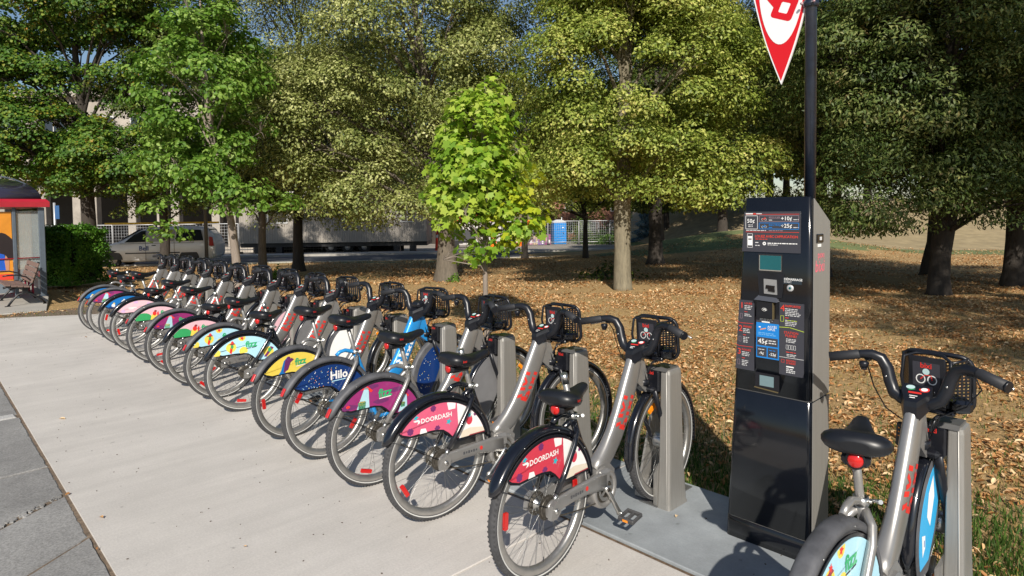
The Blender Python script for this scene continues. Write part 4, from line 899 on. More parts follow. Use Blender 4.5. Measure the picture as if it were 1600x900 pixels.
lt('45¢', .647, 1.055, .033, WHT, mb, d+.0006, .02); lines(.700, 1.062, 2, .035, .042, TXT, mb, d+.0006, .012, .005); lt('-9¢', .652, .996, .019, WHT, mb, d+.0006, .02); lt('-22¢', .703, .996, .019, WHT, mb, d+.0006, .02); lines(.648, 1.015, 1, .03, .035, TXT, mb, d+.0006); lines(.702, 1.015, 1, .03, .035, BLP, mb, d+.0006); kb(mb, 'fare_card')
mb = MB(); quadp(.5480, .626, .9, 1.250, 0, .003, GRYP, mb)
def sk(z): return (.572-.4705)/1.755*(z-1.25)
for k, (z, wd) in enumerate([(1.232, 'LOUEZ'), (1.115, 'PRENEZ'), (.998, 'ROULEZ')]):
    x = .551+sk(z); lt(str(k+1), x+.002, z-.010, .042, TXR, mb, d, .01); lt(wd, x+.026, z+.002, .0125, TXR, mb, d, .03); lines(x+.026, z-.010, 3, .03, .042, TXT, mb, d, .008, seed=k); lines(x+.026, z-.040, 1, .014, .018, TXR, mb, d, seed=k+4); lines(x+.026, z-.052, 4 if k else 2, .022, .042, TXT, mb, d, .008, seed=k+8)
    frame(x+.004, x+.015, z-.075, z-.050, .0014, MATS['print_mauve'], mb, d)
    if k < 2: mb.geo(stroke([(.537+sk(z-.09), z-.090), (.56+sk(z-.09), z-.098), (.620, z-.096)], .0022), lambda a, b: fr(a, b, d), TXR)
kb(mb, 'instruction_panel')
mb = MB(); quadp(.752, .868, .908, 1.256, 0, .003, GRYP, mb, False)
lt('4', .757, 1.228, .044, TXR, mb, d, .012); lt('RAPPORTEZ', .780, 1.240, .0145, TXR, mb, d, .02, sp=.9); lines(.780, 1.227, 5, .055, .075, TXT, mb, d, .0078, seed=3); lines(.780, 1.184, 1, .02, .026, TXR, mb, d); lines(.780, 1.172, 4, .04, .06, TXT, mb, d, .0078, seed=5); lines(.79, 1.172, 1, .04, .05, LIM, mb, d+.0005, seed=5)
frame(.758, .773, 1.165, 1.192, .002, LIM, mb, d); mb.geo(stroke([(.752, 1.136), (.80, 1.139), (.868, 1.126)], .003), lambda a, b: fr(a, b, d), LIM)
lt('STATION', .808, 1.113, .0165, TXR, mb, d, .02, 'CENTER'); lt('PLEINE?', .808, 1.098, .0165, TXR, mb, d, .02, 'CENTER'); lines(.785, 1.083, 3, .04, .06, TXT, mb, d, .007, seed=7)
for i in range(4): frame(.785+i*.012, .794+i*.012, 1.034, 1.054, .0014, TXT, mb, d)
lines(.785, 1.020, 1, .05, .055, TXR, mb, d); lines(.788, 1.009, 2, .04, .05, TXT, mb, d, .007, seed=11); bar(.752, .868, .993, .002, TXT, mb, d)
lt("BESOIN", .786, .979, .013, TXR, mb, d, .02); lt("D'AIDE?", .786, .967, .013, TXR, mb, d, .02); frame(.762, .776, .968, .982, .0015, TXR, mb, d); bar(.786, .822, .950, .006, WHT, mb, d); lines(.786, .939, 3, .03, .045, TXT, mb, d, .008, .0045, seed=13)
kb(mb, 'instruction_panel')
mb = MB(); quadp(.7697, .856, 1.346, 1.376, 0, .002, mat('plate_dark', (.02, .03, .04), .4), mb, False); lt('DÉMARRAGE', .773, 1.368, .0155, WHT, mb, .003, .025, sp=.95); lt('START', .773, 1.355, .0125, TXT, mb, .003, .01)
mb.lathe([(-.0, .0), (-.0, .016), (-.004, .0165), (-.006, .010), (-.006, 0)], 'y', (.803, .928, 1.327), mat('button_ring', (.55, .56, .56), .4, .3), 20); mb.lathe([(-.007, .0), (-.007, .006), (-.005, .007)], 'y', (.803, .928, 1.327), SCRE, 12); kb(mb, 'start_button')
mb = MB(); quadp(.632, .752, .812, .898, 0, .002, SATB, mb, False); quadp(.655, .725, .835, .886, .002, .004, mat('slot_glass', (.16, .24, .26), .3), mb, False); mb.prism([(.630, .822), (.748, .814), (.748, .818), (.630, .826)], .918, .928, MATS['old_brass'], 'xz'); kb(mb, 'receipt_slot')
# pole and hanging pennant sign
POLEM = mat('pole_blue_black', (.012, .018, .032), .3, var=.4, scale=20, coat=.4)
pl = MB(); pl.tube([(0, 0, 0), (0, 0, 2.35)], .0265, POLEM, 20); pl.lathe([(0, .027), (0, .045), (.008, .045), (.010, .027)], 'z', (0, 0, 0), POLEM, 20); pl = pl.build('sign_pole', None, (.8405, 1.055, 1.685)); tag(pl, 'blue black round pole rising from the top of the pay kiosk', 'pole')
RS = mat('sign_red', (.60, .004, .008), .35, coat=.3); SW = mat('sign_white', (.78, .78, .78), .4)
sg = empty('hanging_sign', (.703, 1.055, 2.316), 0, 'red and white teardrop sign with a large red letter, hanging from the kiosk pole', 'sign')
def drop(k, z0, r):
    out = []
    for t in np.linspace(R_(-18), R_(198), 34): out.append((r*math.cos(t), .50+r*1.0*math.sin(t)))
    n = 8; a = out[-1]; b = out[0]
    left = [(a[0]*(1-q)**1.0-.012*math.sin(PI*q)*1.0, a[1]+(z0-a[1])*q) for q in np.linspace(0, 1, n)][1:]
    right = [(b[0]*(q)+.012*math.sin(PI*q), z0+(b[1]-z0)*q) for q in np.linspace(0, 1, n)][1:-1]
    return out+left+right
for s, m, pz in ((.148, SW, 0.0),):
    mb = MB(); mb.prism(drop(1, 0, .150), -.011, -.001, SW, 'xz'); pb = mb.build('board', sg)
mb = MB()
for y in (-.0125, .0005): mb.prism(drop(1, .018, .1415), y, y+.0018 if y < 0 else y+.001, RS, 'xz')
mb.build('red_field', sg)
mb = MB(); el = [(.107*math.cos(t), .50+(.19 if math.sin(t) < 0 else .107)*math.sin(t)) for t in np.linspace(0, 2*PI, 41)[:-1]]
el = [(.112*math.cos(t)*(1-.10*max(0, -math.sin(t))), .47+(.275 if math.sin(t) < 0 else .135)*math.sin(t)) for t in np.linspace(0, 2*PI, 49)[:-1]]
mb.prism(el, -.0140, -.0126, SW, 'xz'); mb.build('white_field', sg)
mb = MB()
def off(q, k):  # rounded square ring of the letter
    return q
cx, cz, rot = .017, .368, R_(-24)
def rr(hw, hh, r, k=5):
    out = []
    for (a, b, an) in ((hw-r, hh-r, 0), (-hw+r, hh-r, 90), (-hw+r, -hh+r, 180), (hw-r, -hh+r, 270)):
        for i in range(k+1): t = R_(an+90*i/k); x, y = a+r*math.cos(t), b+r*math.sin(t); out.append((cx+x*math.cos(rot)-y*math.sin(rot), cz+x*math.sin(rot)+y*math.cos(rot)))
    return out
o_, i_ = rr(.056, .056, .018), rr(.023, .025, .006); n = len(o_)
vs = [(a, -.0146, b) for a, b in o_]+[(a, -.0146, b) for a, b in i_]; mb.add(vs, [(k, (k+1) % n, n+(k+1) % n, n+k) for k in range(n)], RS)
st = [(-.0555, .035), (-.022, .05), (-.05, .20), (-.092, .19)]
pp = [(-.030, .372), (.015, .402), (-.010, .432), (-.105, .475), (-.120, .440)]; mb.add([(a, -.01485, b) for a, b in pp], [(0, 1, 2, 3)], RS); mb.build('lettering', sg)
for z in (.345, .60):
    mb = MB(); mb.lathe([(0, .028), (0, .036), (.03, .036), (.03, .028)], 'z', (.1375, 0, z), POLEM, 14); mb.box((.095, -.003, z+.015), (.06, .016, .018), POLEM); [mb.lathe([(-.044, 0), (-.044, .006), (-.036, .007)], 'y', (.1375+q, 0, z+.015), mat('bolt_pink', (.45, .3, .32), .4, .5), 8) for q in (-.028, .028)]
    mb.build('bracket', sg)
# ------------------------------------------------------------------ bus stop
GP = mat('shelter_grey', (.10, .125, .155), .45, .2, var=.1); REDR = mat('shelter_red', (.36, .012, .025), .4, var=.1, coat=.2); DOME = mat('dome_tint', (.035, .03, .05), .12, coat=.6)
SHZ = height(-15.4, 0)-.0
pad = slab('bench_pad', [(-19.6, -2.7), (-12.75, -2.7), (-12.28, -.27), (-14.9, .12), (-19.6, .45)], -.30, -.005, WALK2, .01); tag(pad, kind='structure')
sh = empty('bus_shelter', (-17.1, -.7, -.005), 0, 'red roofed bus shelter with tinted dome and orange advert, cut by the photo edge', 'bus shelter')
S0 = Vector((-17.1, -.7, -.005))
def sb(mb, name, label=None, par=sh):
    mb.v = [(a-S0.x, b-S0.y, c-S0.z) for a, b, c in mb.v]; o = mb.build(name, par)
    if label: o['label'] = label
    return o
X0, X1, Y0, Y1 = -19.2, -15.0, -1.55, .05
for x, y in ((X1, Y1), (X1, Y0), (X0, Y1), (X0, Y0), (X1, -.42)):
    mb = MB(); w_ = .11 if (x, y) != (X1, -.42) else .07; mb.box((x, y, .955), (w_, w_, 1.92), GP, bev=.012); mb.box((x, y, .012), (w_+.05, w_+.05, .015), GP); sb(mb, 'post')
mb = MB(); z0, z1 = 1.93, 2.10
ov = .14; P8 = [(X0-ov, Y0-ov), (X1+ov, Y0-ov), (X1+ov, Y1+ov), (X0-ov, Y1+ov)]
mb.loft([[(a, b, z0) for a, b in P8], [(a+(.02 if a < -17 else -.02), b+(.02 if b < -.7 else -.02), z0+.02) for a, b in P8][:0] or [(a, b, z0+.11) for a, b in P8], [(a+(.06 if a < -17 else -.06), b+(.06 if b < -.7 else -.06), z1) for a, b in P8]], REDR, False); sb(mb, 'fascia')
mb = MB(); n = 10; secs = []
for i in range(n+1):
    q = i/n; k = math.cos(q*PI/2*.97); zz = z1-.01+.50*math.sin(q*PI/2); hx, hy = (X1-X0)/2*(.3+.7*k), (Y1-Y0)/2*k+.02; secs.append([(-17.1-hx, -.75-hy, zz), (-17.1+hx, -.75-hy, zz), (-17.1+hx, -.75+hy, zz), (-17.1-hx, -.75+hy, zz)])
mb.loft(secs, DOME); sb(mb, 'dome_roof')
mb = MB()
for i in range(5): x = X0+(X1-X0)*(i+.5)/5; mb.tube([(x, -.75+(Y1-Y0)/2*math.cos(t), z1+.48*math.sin(t)+.02) for t in np.linspace(.02, PI-.02, 13)], .018, GP, 6)
sb(mb, 'roof_rib')
ADO = mat('ad_orange', (.62, .24, .025), .25, var=.25, scale=1.6, coat=.3); SKN = mat('ad_skin', (.48, .23, .13), .5, coat=.2); HAIR = mat('ad_hair', (.015, .008, .008), .5, coat=.2); DRS = mat('ad_blue', (.01, .10, .52), .5, var=.2, scale=5); ADG = mat('ad_lower_grey', (.16, .19, .22), .4)
mb = MB(); mb.box((X1-.02, -.965, 1.08), (.03, 1.0, 1.50), ADO); X = X1-.003
def ad(poly, m, d=0.): mb.add([(X+d, a, b) for a, b in poly], [list(range(len(poly)))], m)
fy, fz = -.735, 1.20
ad(blob(fy+.12, fz-.10, .20, .30, 20, .06, 3, .3), HAIR); ad(blob(fy-.02, fz+.03, .16, .19, 20, .04, 5), HAIR, .001); ad([(fy-.05, fz-.22), (fy+.05, fz-.24), (fy+.06, fz-.08), (fy-.06, fz-.08)], SKN, .002)
ad(blob(fy-.035, fz, .085, .115, 20), SKN, .003); ad(blob(fy-.065, fz+.02, .014, .007, 10), HAIR, .004); ad(blob(fy-.005, fz+.022, .014, .007, 10), HAIR, .004); ad([(fy-.08, fz+.045), (fy-.05, fz+.05), (fy-.05, fz+.044)], HAIR, .004); ad([(fy-.02, fz+.05), (fy+.012, fz+.045), (fy-.018, fz+.044)], HAIR, .004); ad([(fy-.045, fz-.03), (fy-.025, fz-.028), (fy-.035, fz+.01)], mat('ad_shade', (.34, .14, .08), .5), .004); ad(blob(fy-.035, fz-.058, .026, .010, 10), TXR, .004)
ad([(fy-.20, fz-.60), (fy+.16, fz-.60), (fy+.15, fz-.38), (fy+.13, fz-.27), (fy+.05, fz-.24), (fy, fz-.30), (fy-.06, fz-.24), (fy-.16, fz-.28), (fy-.20, fz-.45)], DRS, .003); ad([(fy+.15, fz-.28), (fy+.21, fz-.40), (fy+.20, fz-.62), (fy+.15, fz-.62), (fy+.13, fz-.40)], SKN, .004)
ad([(-1.4, .40), (-.47, .40), (-.47, .52), (-1.4, .52)], TXR, .005); mb.box((X1-.02, -.965, .22), (.035, 1.0, .20), ADG); sb(mb, 'advert_panel')
mb = MB(); mb.box((X1-.02, -.19, 1.12), (.012, .38, 1.45), glass('shelter_glass', (.8, .85, .85), .02, .18)); mb.box((-17.1, Y1, 1.12), (4.05, .012, 1.5), glass('shelter_glass')); mb.box((X0, -.75, 1.12), (.012, 1.5, 1.5), glass('shelter_glass')); sb(mb, 'glass_wall')
mb = MB(); mb.box((-17.6, Y1-.03, 1.10), (2.6, .02, 1.45), ADO); mb.box((-16.0, Y1-.045, .46), (1.9, .01, .12), TXR); mb.box((-16.0, Y1-.045, .25), (1.9, .015, .22), ADG); sb(mb, 'back_panel')
mb = MB(); mb.tube([(X1+.02, Y0, .84), (X1+.02, Y1, .84)], .012, REDR, 6); mb.tube([(X1+.02, Y1, .84), (X0, Y1+.02, .84)], .012, REDR, 6); sb(mb, 'rail')
RBM = mat('inner_bench_red', (.42, .05, .09), .45)
ib = empty('perch_bench', (-16.1, -.25, 0), 0, 'low rose red tubular bench inside the bus shelter', 'bench'); 
for x in (-.55, .0, .62):
    mb = MB(); mb.tube([(x, -.16, -.005), (x, -.16, .42), (x, -.12, .46), (x, .12, .46), (x, .16, .42), (x, .16, -.005)], .022, RBM, 8); mb.build('leg', ib)
mb = MB()
for k in range(4): mb.box((.03, -.12+k*.08, .487), (1.35, .06, .02), RBM, bev=.005)
mb.build('seat', ib)
# bench of brown slats with black iron sides
IR = mat('black_iron', (.012, .012, .014), .4, var=.2); SLM = mat('brown_slat', (.17, .115, .095), .65, var=.18, scale=4, bump=.2, stretch=(2, 40, 40))
be = empty('park_bench', (-14.1, -.42, -.005), 0, 'park bench with brown slats and black iron sides beside the bus shelter', 'bench')
def BP(y, z): return (y, z)
for i in range(4): mb = MB(); mb.box((0, -.30+i*.098, .405-.012*i+(.01 if i == 0 else 0)), (1.50, .09, .028), SLM, Matrix.Rotation(R_(-5), 3, 'X'), .006); mb.build('slat', be)
for i in range(4): mb = MB(); mb.box((0, .085+i*.032, .475+i*.098), (1.50, .026, .088), SLM, Matrix.Rotation(R_(-18), 3, 'X'), .006); mb.build('slat', be)
for x in (-.62, .62):
    mb = MB()
    mb.tube([(x, -.36, .36), (x, -.30, .385), (x, -.1, .372), (x, .03, .36), (x, .09, .42), (x, .21, .83)], .022, IR, 8, flat=.7)
    mb.tube([(x, -.30, .0), (x, -.22, .12), (x, -.13, .22), (x, -.02, .25), (x, .10, .20), (x, .22, .10), (x, .30, .0)], .020, IR, 8); mb.box((x, -.02, .30), (.05, .10, .12), IR, bev=.01)
    mb.tube([(x, -.36, .59), (x, -.28, .60), (x, -.14, .60), (x, .0, .555), (x, .08, .47), (x, .09, .40)], .014, IR, 8)
    mb.box((x, -.30, .006), (.06, .09, .012), IR); mb.box((x, .30, .006), (.06, .09, .012), IR); mb.build('iron_side', be)
mb = MB(); mb.tube([(-.62, -.02, .30), (.62, -.02, .30)], .018, IR, 8); mb.build('stretcher', be)
# ------------------------------------------------------------------ things across the road (local x runs sideways, y away)
def at(L, D, name, label, cat, group=None, turn=0., dz=0.):
    g = ground(L, D); return empty(name, (g[0], g[1], -.028*max(0, D-11.5)-.02+dz), YAW+turn, label, cat, group)
def win(mb_frame, par, x0, x1, z0, z1, y, fm, gm, t=.06, name='window'):
    """window: frame bars with a recessed pane as sub-part"""
    mb = MB(); mb.box(((x0+x1)/2, y, z0), (x1-x0+t, .07, t), fm); mb.box(((x0+x1)/2, y, z1), (x1-x0+t, .07, t), fm)
    for x in (x0, x1): mb.box((x, y, (z0+z1)/2), (t, .065, z1-z0-t), fm)
    mb.box(((x0+x1)/2, y, (z0+z1)/2), (t*.6, .05, z1-z0-t), fm); f = mb.build(name, par); mb = MB(); mb.box(((x0+x1)/2, y+.01, (z0+z1)/2), (x1-x0-t, .012, z1-z0-t), gm); mb.build('pane', f); return f
DG = mat('dark_window', (.02, .026, .034), .08, coat=.5); WFR = mat('white_frame', (.55, .55, .53), .5)
# van ------------------------------------------------------------------------
VW = mat('van_white', (.74, .75, .75), .3, var=.05, scale=2, coat=.5); TY = mat('van_tyre', (.02, .02, .02), .9); HUB = mat('van_hubcap', (.35, .35, .35), .35, .7); BPL = mat('black_trim', (.02, .02, .022), .5)
van = at(-15.95, 29.0, 'minivan', 'white minivan with ladder on its roof parked along the near side of the road', 'van', None, .19)
def carsecs(prof):
    """prof: x, z_low, half width low, z_belt, half width belt, z_top, half width top"""
    secs = []
    for (x, zl, wl, zb, wb, zt, wt) in prof:
        h = [(wl*.9, zl), (wl, zl+.10), (wb, (zl+zb)/2+.05), (wb*.985, zb), (wt+(wb-wt)*.22, zb+(zt-zb)*.72), (wt*.93, zb+(zt-zb)*.95), (wt*.6, zt)]
        secs.append([(x, a, b) for a, b in h]+[(x, -a, b) for a, b in h[::-1]])
    return secs
vp = [(-2.55, .30, .70, .55, .80, .62, .72), (-2.50, .24, .82, .62, .88, .74, .76), (-2.25, .22, .90, .80, .95, .92, .84), (-1.75, .22, .94, .94, .98, 1.02, .86), (-1.42, .22, .95, 1.0, .985, 1.10, .84), (-1.0, .22, .96, 1.02, .99, 1.36, .76), (-.55, .22, .96, 1.03, .99, 1.62, .70), (-.1, .22, .96, 1.04, .99, 1.72, .70), (.8, .22, .96, 1.05, .99, 1.76, .72), (1.8, .22, .96, 1.06, .99, 1.74, .72), (2.15, .24, .95, 1.06, .98, 1.68, .70), (2.42, .30, .93, 1.05, .95, 1.35, .72), (2.52, .36, .88, .95, .90, 1.08, .76), (2.55, .42, .80, .80, .82, .92, .72)]
mb = MB(); mb.loft(carsecs(vp), VW); mb.build('body', van)
def sidepoly(pts, y, m, par, name, thick=.012, tum=.0):
    for s in (-1, 1):
        mb = MB(); vs = [(x, s*(y(z)+.006), z) for x, z in pts]; n = len(vs); mb.add(vs, [list(range(n)) if s < 0 else list(range(n))[::-1]], m); mb.build(name, par)
yb = lambda z: .99-.0*(z-1.0) if z < 1.05 else .985-(z-1.05)*.32
sidepoly([(-1.12, 1.08), (-.30, 1.09), (-.30, 1.58), (-.48, 1.56), (-.78, 1.40)], yb, DG, van, 'side_window'); sidepoly([(-.20, 1.09), (.85, 1.10), (.85, 1.62), (-.20, 1.60)], yb, mat('panel_shade', (.38, .38, .37), .4), van, 'side_window'); sidepoly([(.95, 1.10), (2.08, 1.11), (1.95, 1.58), (.95, 1.62)], yb, DG, van, 'side_window')
mb = MB(); mb.add([(-1.36, -.80, 1.12), (-1.36, .80, 1.12), (-.62, .66, 1.60), (-.62, -.66, 1.60)], [(0, 1, 2, 3)], mat('windscreen_sky', (.08, .16, .28), .05, coat=.8)); mb.v = [(a-.03, b, c+.03) for a, b, c in mb.v]; mb.build('windscreen', van)
mb = MB(); mb.add([(2.44, -.68, 1.12), (2.44, .68, 1.12), (2.20, .62, 1.60), (2.20, -.62, 1.60)], [(3, 2, 1, 0)], DG); mb.v = [(a+.03, b, c) for a, b, c in mb.v]; mb.build('rear_window', van)
for x in (-1.62, 1.48):
    for s in (-1, 1):
        mb = MB(); mb.lathe([(0, 0), (0, .34), (.01, .36), (.012, .36)], 'y', (x, s*.972, .345), BPL, 28) if 0 else mb.lathe([(-.24, .0), (-.24, .30), (-.20, .335), (-.02, .335), (0, .30), (0, .21), (-.02, .19)], 'y', (x, 0, .335), TY, 28); mb.lathe([(-.03, .2), (-.01, .17), (-.015, .05), (0, .04), (0, 0)], 'y', (x, 0, .335), HUB, 20)
        for k in range(7): t = 2*PI*k/7; mb.box((x+.11*math.cos(t), -.004, .335+.11*math.sin(t)), (.13, .012, .03), HUB, Matrix.Rotation(-t, 3, 'Y'))
        mb.v = [(a, s*(b+.975), c) for a, b, c in mb.v]
        if s < 0: mb.f = [f[::-1] for f in mb.f]
        mb.build('wheel', van)
        mb = MB(); arc = [(x+.41*math.cos(t), s*.983, .33+.41*math.sin(t)) for t in np.linspace(0, PI, 20)]; mb.add(arc, [list(range(20)) if s < 0 else list(range(20))[::-1]], BPL); mb.build('wheel_arch', van)
mb = MB()
for s in (-1, 1): mb.box((0, s*.990, .60), (2.2, .02, .05), BPL); mb.box((.2, s*.993, 1.02), (3.0, .006, .014), BPL); mb.box((-.28, s*.992, .75), (.012, .006, .9), BPL); mb.box((.88, s*.992, .75), (.012, .006, .9), BPL); mb.box((.05, s*1.0, .93), (.16, .03, .035), BPL)
mb.build('trim', van)
for s in (-1, 1):
    mb = MB(); mb.prism([(-2.50, .66), (-2.12, .74), (-2.05, .82), (-2.30, .84), (-2.46, .78)], s*.84, s*.925, mat('lamp_glass', (.5, .52, .52), .15, coat=.6), 'xz'); mb.build('headlight', van); mb = MB(); mb.prism([(2.30, .86), (2.50, .86), (2.44, 1.25), (2.32, 1.28)], s*.86, s*.955, mat('tail_glass', (.35, .015, .015), .2), 'xz'); mb.build('tail_light', van)
mb = MB()
for z in (.56, .67, .50): mb.box((-2.535, 0, z), (.06, .9, .035), BPL)
mb.box((-2.53, 0, .36), (.08, 1.3, .08), BPL); mb.build('grille', van)
mb = MB(); vs, fs = text('Bell', .27, .02); mb.add([(-.35+x, -1.003, .80+y) for x, y in vs], fs, mat('van_blue', (.02, .07, .25), .4)); o = mb.build('lettering', van)
LADY = mat('ladder_yellow', (.62, .42, .02), .5)
ld = at(-15.95, 29.0, 'ladder', 'yellow fibreglass ladder carried flat on the roof rack of the white van', 'ladder', None, .19); ld.location.z += 1.86
for y in (-.52, -.14):
    mb = MB(); mb.box((.25, y, .03), (4.6, .03, .09), LADY); mb.build('rail', ld)
mb = MB(); [mb.box((-1.9+i*.31, -.33, .03), (.03, .36, .03), HUB) for i in range(15)]; mb.build('rungs', ld)
mb = MB(); [mb.box((x, 0, 1.81), (.05, 1.3, .04), BPL) or mb.box((x, s*.62, 1.76), (.05, .04, .10), BPL) for x in (-.2, 1.6) for s in (-1, 1)]; mb.build('roof_rack', van)
# concrete building with colonnade ------------------------------------------
BC = concrete('building_concrete', (.36, .325, .28), .12, False, .5); DARKW = mat('recess_shade', (.055, .052, .05), .9, var=.3, scale=.5)  # near-black wall colour stands in for the shade behind the columns
bl = at(-29, 49, 'concrete_building', 'long concrete building with tall ground floor columns behind the hedge and van', 'building')
W0, W1 = -26, 13.5
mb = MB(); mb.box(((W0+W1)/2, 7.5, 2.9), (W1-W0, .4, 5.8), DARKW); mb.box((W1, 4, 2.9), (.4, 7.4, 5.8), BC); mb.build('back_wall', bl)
for i, x in enumerate([-24, -20.5, -17, -13.5, -10, -7.0, -4.2, -3.1, 0, 2.1, 3.3, 6.3, 7.6, 10.4, 12.9]):
    mb = MB(); mb.box((x, .4 if i % 2 else .2, 2.75), (.62, .62, 5.45), BC, bev=.03); mb.build('column', bl)
mb = MB(); mb.box(((W0+W1)/2, 4, 6.2), (W1-W0+1, 9, 1.35), BC, bev=.04); mb.box(((W0+W1)/2, -.35, 5.7), (W1-W0+1.2, .6, .3), BC); mb.build('slab_edge', bl)
mb = MB(); mb.box(((W0+W1)/2, 4.2, 9.4), (W1-W0, 8, 5.0), BC); mb.box(((W0+W1)/2, 4, 12.1), (W1-W0+.6, 8.6, .45), BC); mb.build('upper_storey', bl)
for i in range(11): win(None, bl, W0+1.5+i*3.5, W0+3.7+i*3.5, 8.2, 10.4, .16, WFR, DG, .1)
mb = MB(); mb.box(((W0+W1)/2, -3.8, .25), (W1-W0+8, .35, .6), BC); mb.build('low_wall', bl)
# site fences ---------------------------------------------------------------
FM = mat('galvanised', (.50, .51, .52), .45, .5)
def sitefence(L, D, n, label, turn=.0, h=1.9, w_=2.9):
    f = at(L, D, 'site_fence', label, 'fence', 'temporary wire site fences', turn)
    for i in range(n):
        x0 = i*(w_+.06); mb = MB()
        mb.tube([(x0, 0, .05), (x0, 0, h), (x0+w_, 0, h), (x0+w_, 0, .05)], .032, FM, 6); mb.tube([(x0, 0, .3), (x0+w_, 0, .3)], .025, FM, 6)
        for k in range(1, 9): mb.tube([(x0, 0, .3+k*(h-.3)/9), (x0+w_, 0, .3+k*(h-.3)/9)], .008, FM, 4)
        for k in range(1, 15): mb.tube([(x0+k*w_/15, 0, .1), (x0+k*w_/15, 0, h)], .006, FM, 4)
        mb.box((x0, 0, .08), (.25, .6, .14), BPL); mb.build('fence_panel', f)
    return f
sitefence(-31, 41, 8, 'wire site fence with pale posts in front of the concrete columns', .04, 2.0, 2.6)
sitefence(-2.2, 55, 5, 'wire site fence around the construction yard left of the blue toilet', 0, 2.1, 2.6)
sitefence(6.0, 57.5, 1, 'short wire fence panel just to the side of the blue portable toilet', 0, 2.0, 1.8)
# site office trailer -------------------------------------------------------
def trailermat():
    m = mat('trailer_siding', (.33, .30, .26), .6, var=.06, scale=2); return m
TM = trailermat(); TRM = mat('trailer_trim', (.10, .09, .08), .6)
tr = at(-11.2, 40.3, 'site_office', 'long beige site office trailer on wheels across the road in tree shade', 'trailer', None, .03)
mb = MB(); x0, x1 = -5.9, 5.8
n = 78; pts = []
for i in range(n):   # ribbed siding as real relief
    a = x0+(x1-x0)*i/n; wv = (x1-x0)/n; pts += [(a, 0), (a+wv*.62, 0), (a+wv*.70, .018), (a+wv*.92, .018)]
vs = [(a, b, .74) for a, b in pts+[(x1, 0)]]+[(a, b, 3.5) for a, b in pts+[(x1, 0)]]; k = len(pts)+1
mb.add(vs, [(i, i+1, k+i+1, k+i) for i in range(k-1)], TM); mb.box(((x0+x1)/2, 1.62, 2.12), (x1-x0, 3.2, 2.76), TM); mb.build('siding', tr)
mb = MB(); mb.box(((x0+x1)/2, 1.5, 3.56), (x1-x0+.2, 3.4, .12), TRM); mb.box(((x0+x1)/2, -.02, 3.46), (x1-x0+.1, .06, .14), TRM); mb.build('roof', tr)
mb = MB(); mb.box(((x0+x1)/2, 1.5, .60), (x1-x0, 2.6, .26), BPL)
for x in (-4.8, -3.5, 3.9, 4.9): mb.box((x, .3, .24), (.4, .4, .48), BPL)
mb.box((-1.0, 2.6, .3), (10, .1, .6), DARKW); mb.build('chassis', tr)  # thin dark board added for the shade under the trailer
for x in (-.3, .75, 1.8): mb = MB(); mb.lathe([(-.12, 0), (-.12, .30), (-.09, .37), (.09, .37), (.12, .30), (.12, 0)], 'y', (x, .45, .40), TY, 20); mb.lathe([(-.13, 0), (-.13, .16), (-.11, .18)], 'y', (x, .45, .40), HUB, 14); mb.build('wheel', tr)
for a, b in ((-4.1, -2.9), (.5, 1.35), (4.2, 5.0)): win(None, tr, a, b, 2.0, 3.0, -.02, WFR, DG, .07)
pk = MB(); PLY = mat('plywood', (.52, .43, .31), .7, var=.15, scale=2); g = ground(-9.2, 41.6)
for i in range(3): pk.box((0, i*.05, i*.07), (2.6-.3*i, 1.2, .06), PLY)
o = pk.build('plywood_stack', None, (g[0], g[1], -.86+3.62), (0, 0, YAW+.03)); tag(o, 'thin stack of pale plywood sheets lying on the roof of the site office', 'plywood')
rc = at(-13.2, 46, 'site_container', 'white tarpaulin covered cabin rising behind the site office roof', 'container')
mb = MB(); mb.box((0, 1.2, 2.1), (5.5, 2.4, 4.2), mat('cabin_grey', (.30, .29, .28), .6)); mb.build('wall', rc); mb = MB(); mb.box((0, 1.2, 4.27), (5.8, 2.7, .14), mat('pale_roof', (.55, .52, .48), .6)); mb.build('roof', rc)
mb = MB(); rr_ = random.Random(8); vs = [(x*.22-1.0, y*.3+.2, 4.36+abs(rr_.gauss(0, .18))) for y in range(5) for x in range(9)]; mb.add(vs, [(y*9+x, y*9+x+1, y*9+x+10, y*9+x+9) for y in range(4) for x in range(8)], mat('white_tarp', (.75, .77, .80), .5)); mb.add([(a, b, 4.345) for a, b, c in vs[:9]]+vs[:9], [(i, i+1, 10+i, 9+i) for i in range(8)], MATS['white_tarp']); mb.build('tarpaulin', rc)
# portable toilet ------------------------------------------------------------
PB = mat('toilet_blue', (.015, .22, .60), .4, var=.06); pt = at(4.28, 58.5, 'portable_toilet', 'bright blue portable toilet with white domed roof beside the construction fence', 'toilet', None, .15)
mb = MB(); mb.box((0, 0, 1.03), (1.15, 1.15, 2.0), PB, bev=.05); [mb.box((sx*.53, -.585, 1.03), (.06, .03, 1.9), PB) for sx in (-1, 1)]; mb.build('cabin', pt)
mb = MB(); mb.box((-.02, -.59, 1.0), (.78, .03, 1.78), PB, bev=.01); [mb.box((-.02, -.612, .45+k*.33), (.66, .02, .05), mat('toilet_blue_rib', (.01, .16, .48), .45), Matrix.Rotation(R_(-12), 3, 'Y')) for k in range(4)]; mb.box((.25, -.615, 1.55), (.14, .01, .12), WHT); d_ = mb.build('door', pt); mb = MB(); mb.box((.30, -.625, 1.05), (.05, .04, .16), BPL); mb.build('handle', d_)
mb = MB(); secs = [[(a*k, b*k, 2.03+.28*(1-k**2.2)) for a, b in ((-.6, -.6), (.6, -.6), (.6, .6), (-.6, .6))] for k in (1, .93, .8, .6, .35)]; mb.loft(secs, mat('toilet_white', (.72, .73, .74), .4)); mb.tube([(.35, .35, 2.0), (.35, .35, 2.5)], .05, MATS['toilet_white'], 8); mb.build('roof', pt)
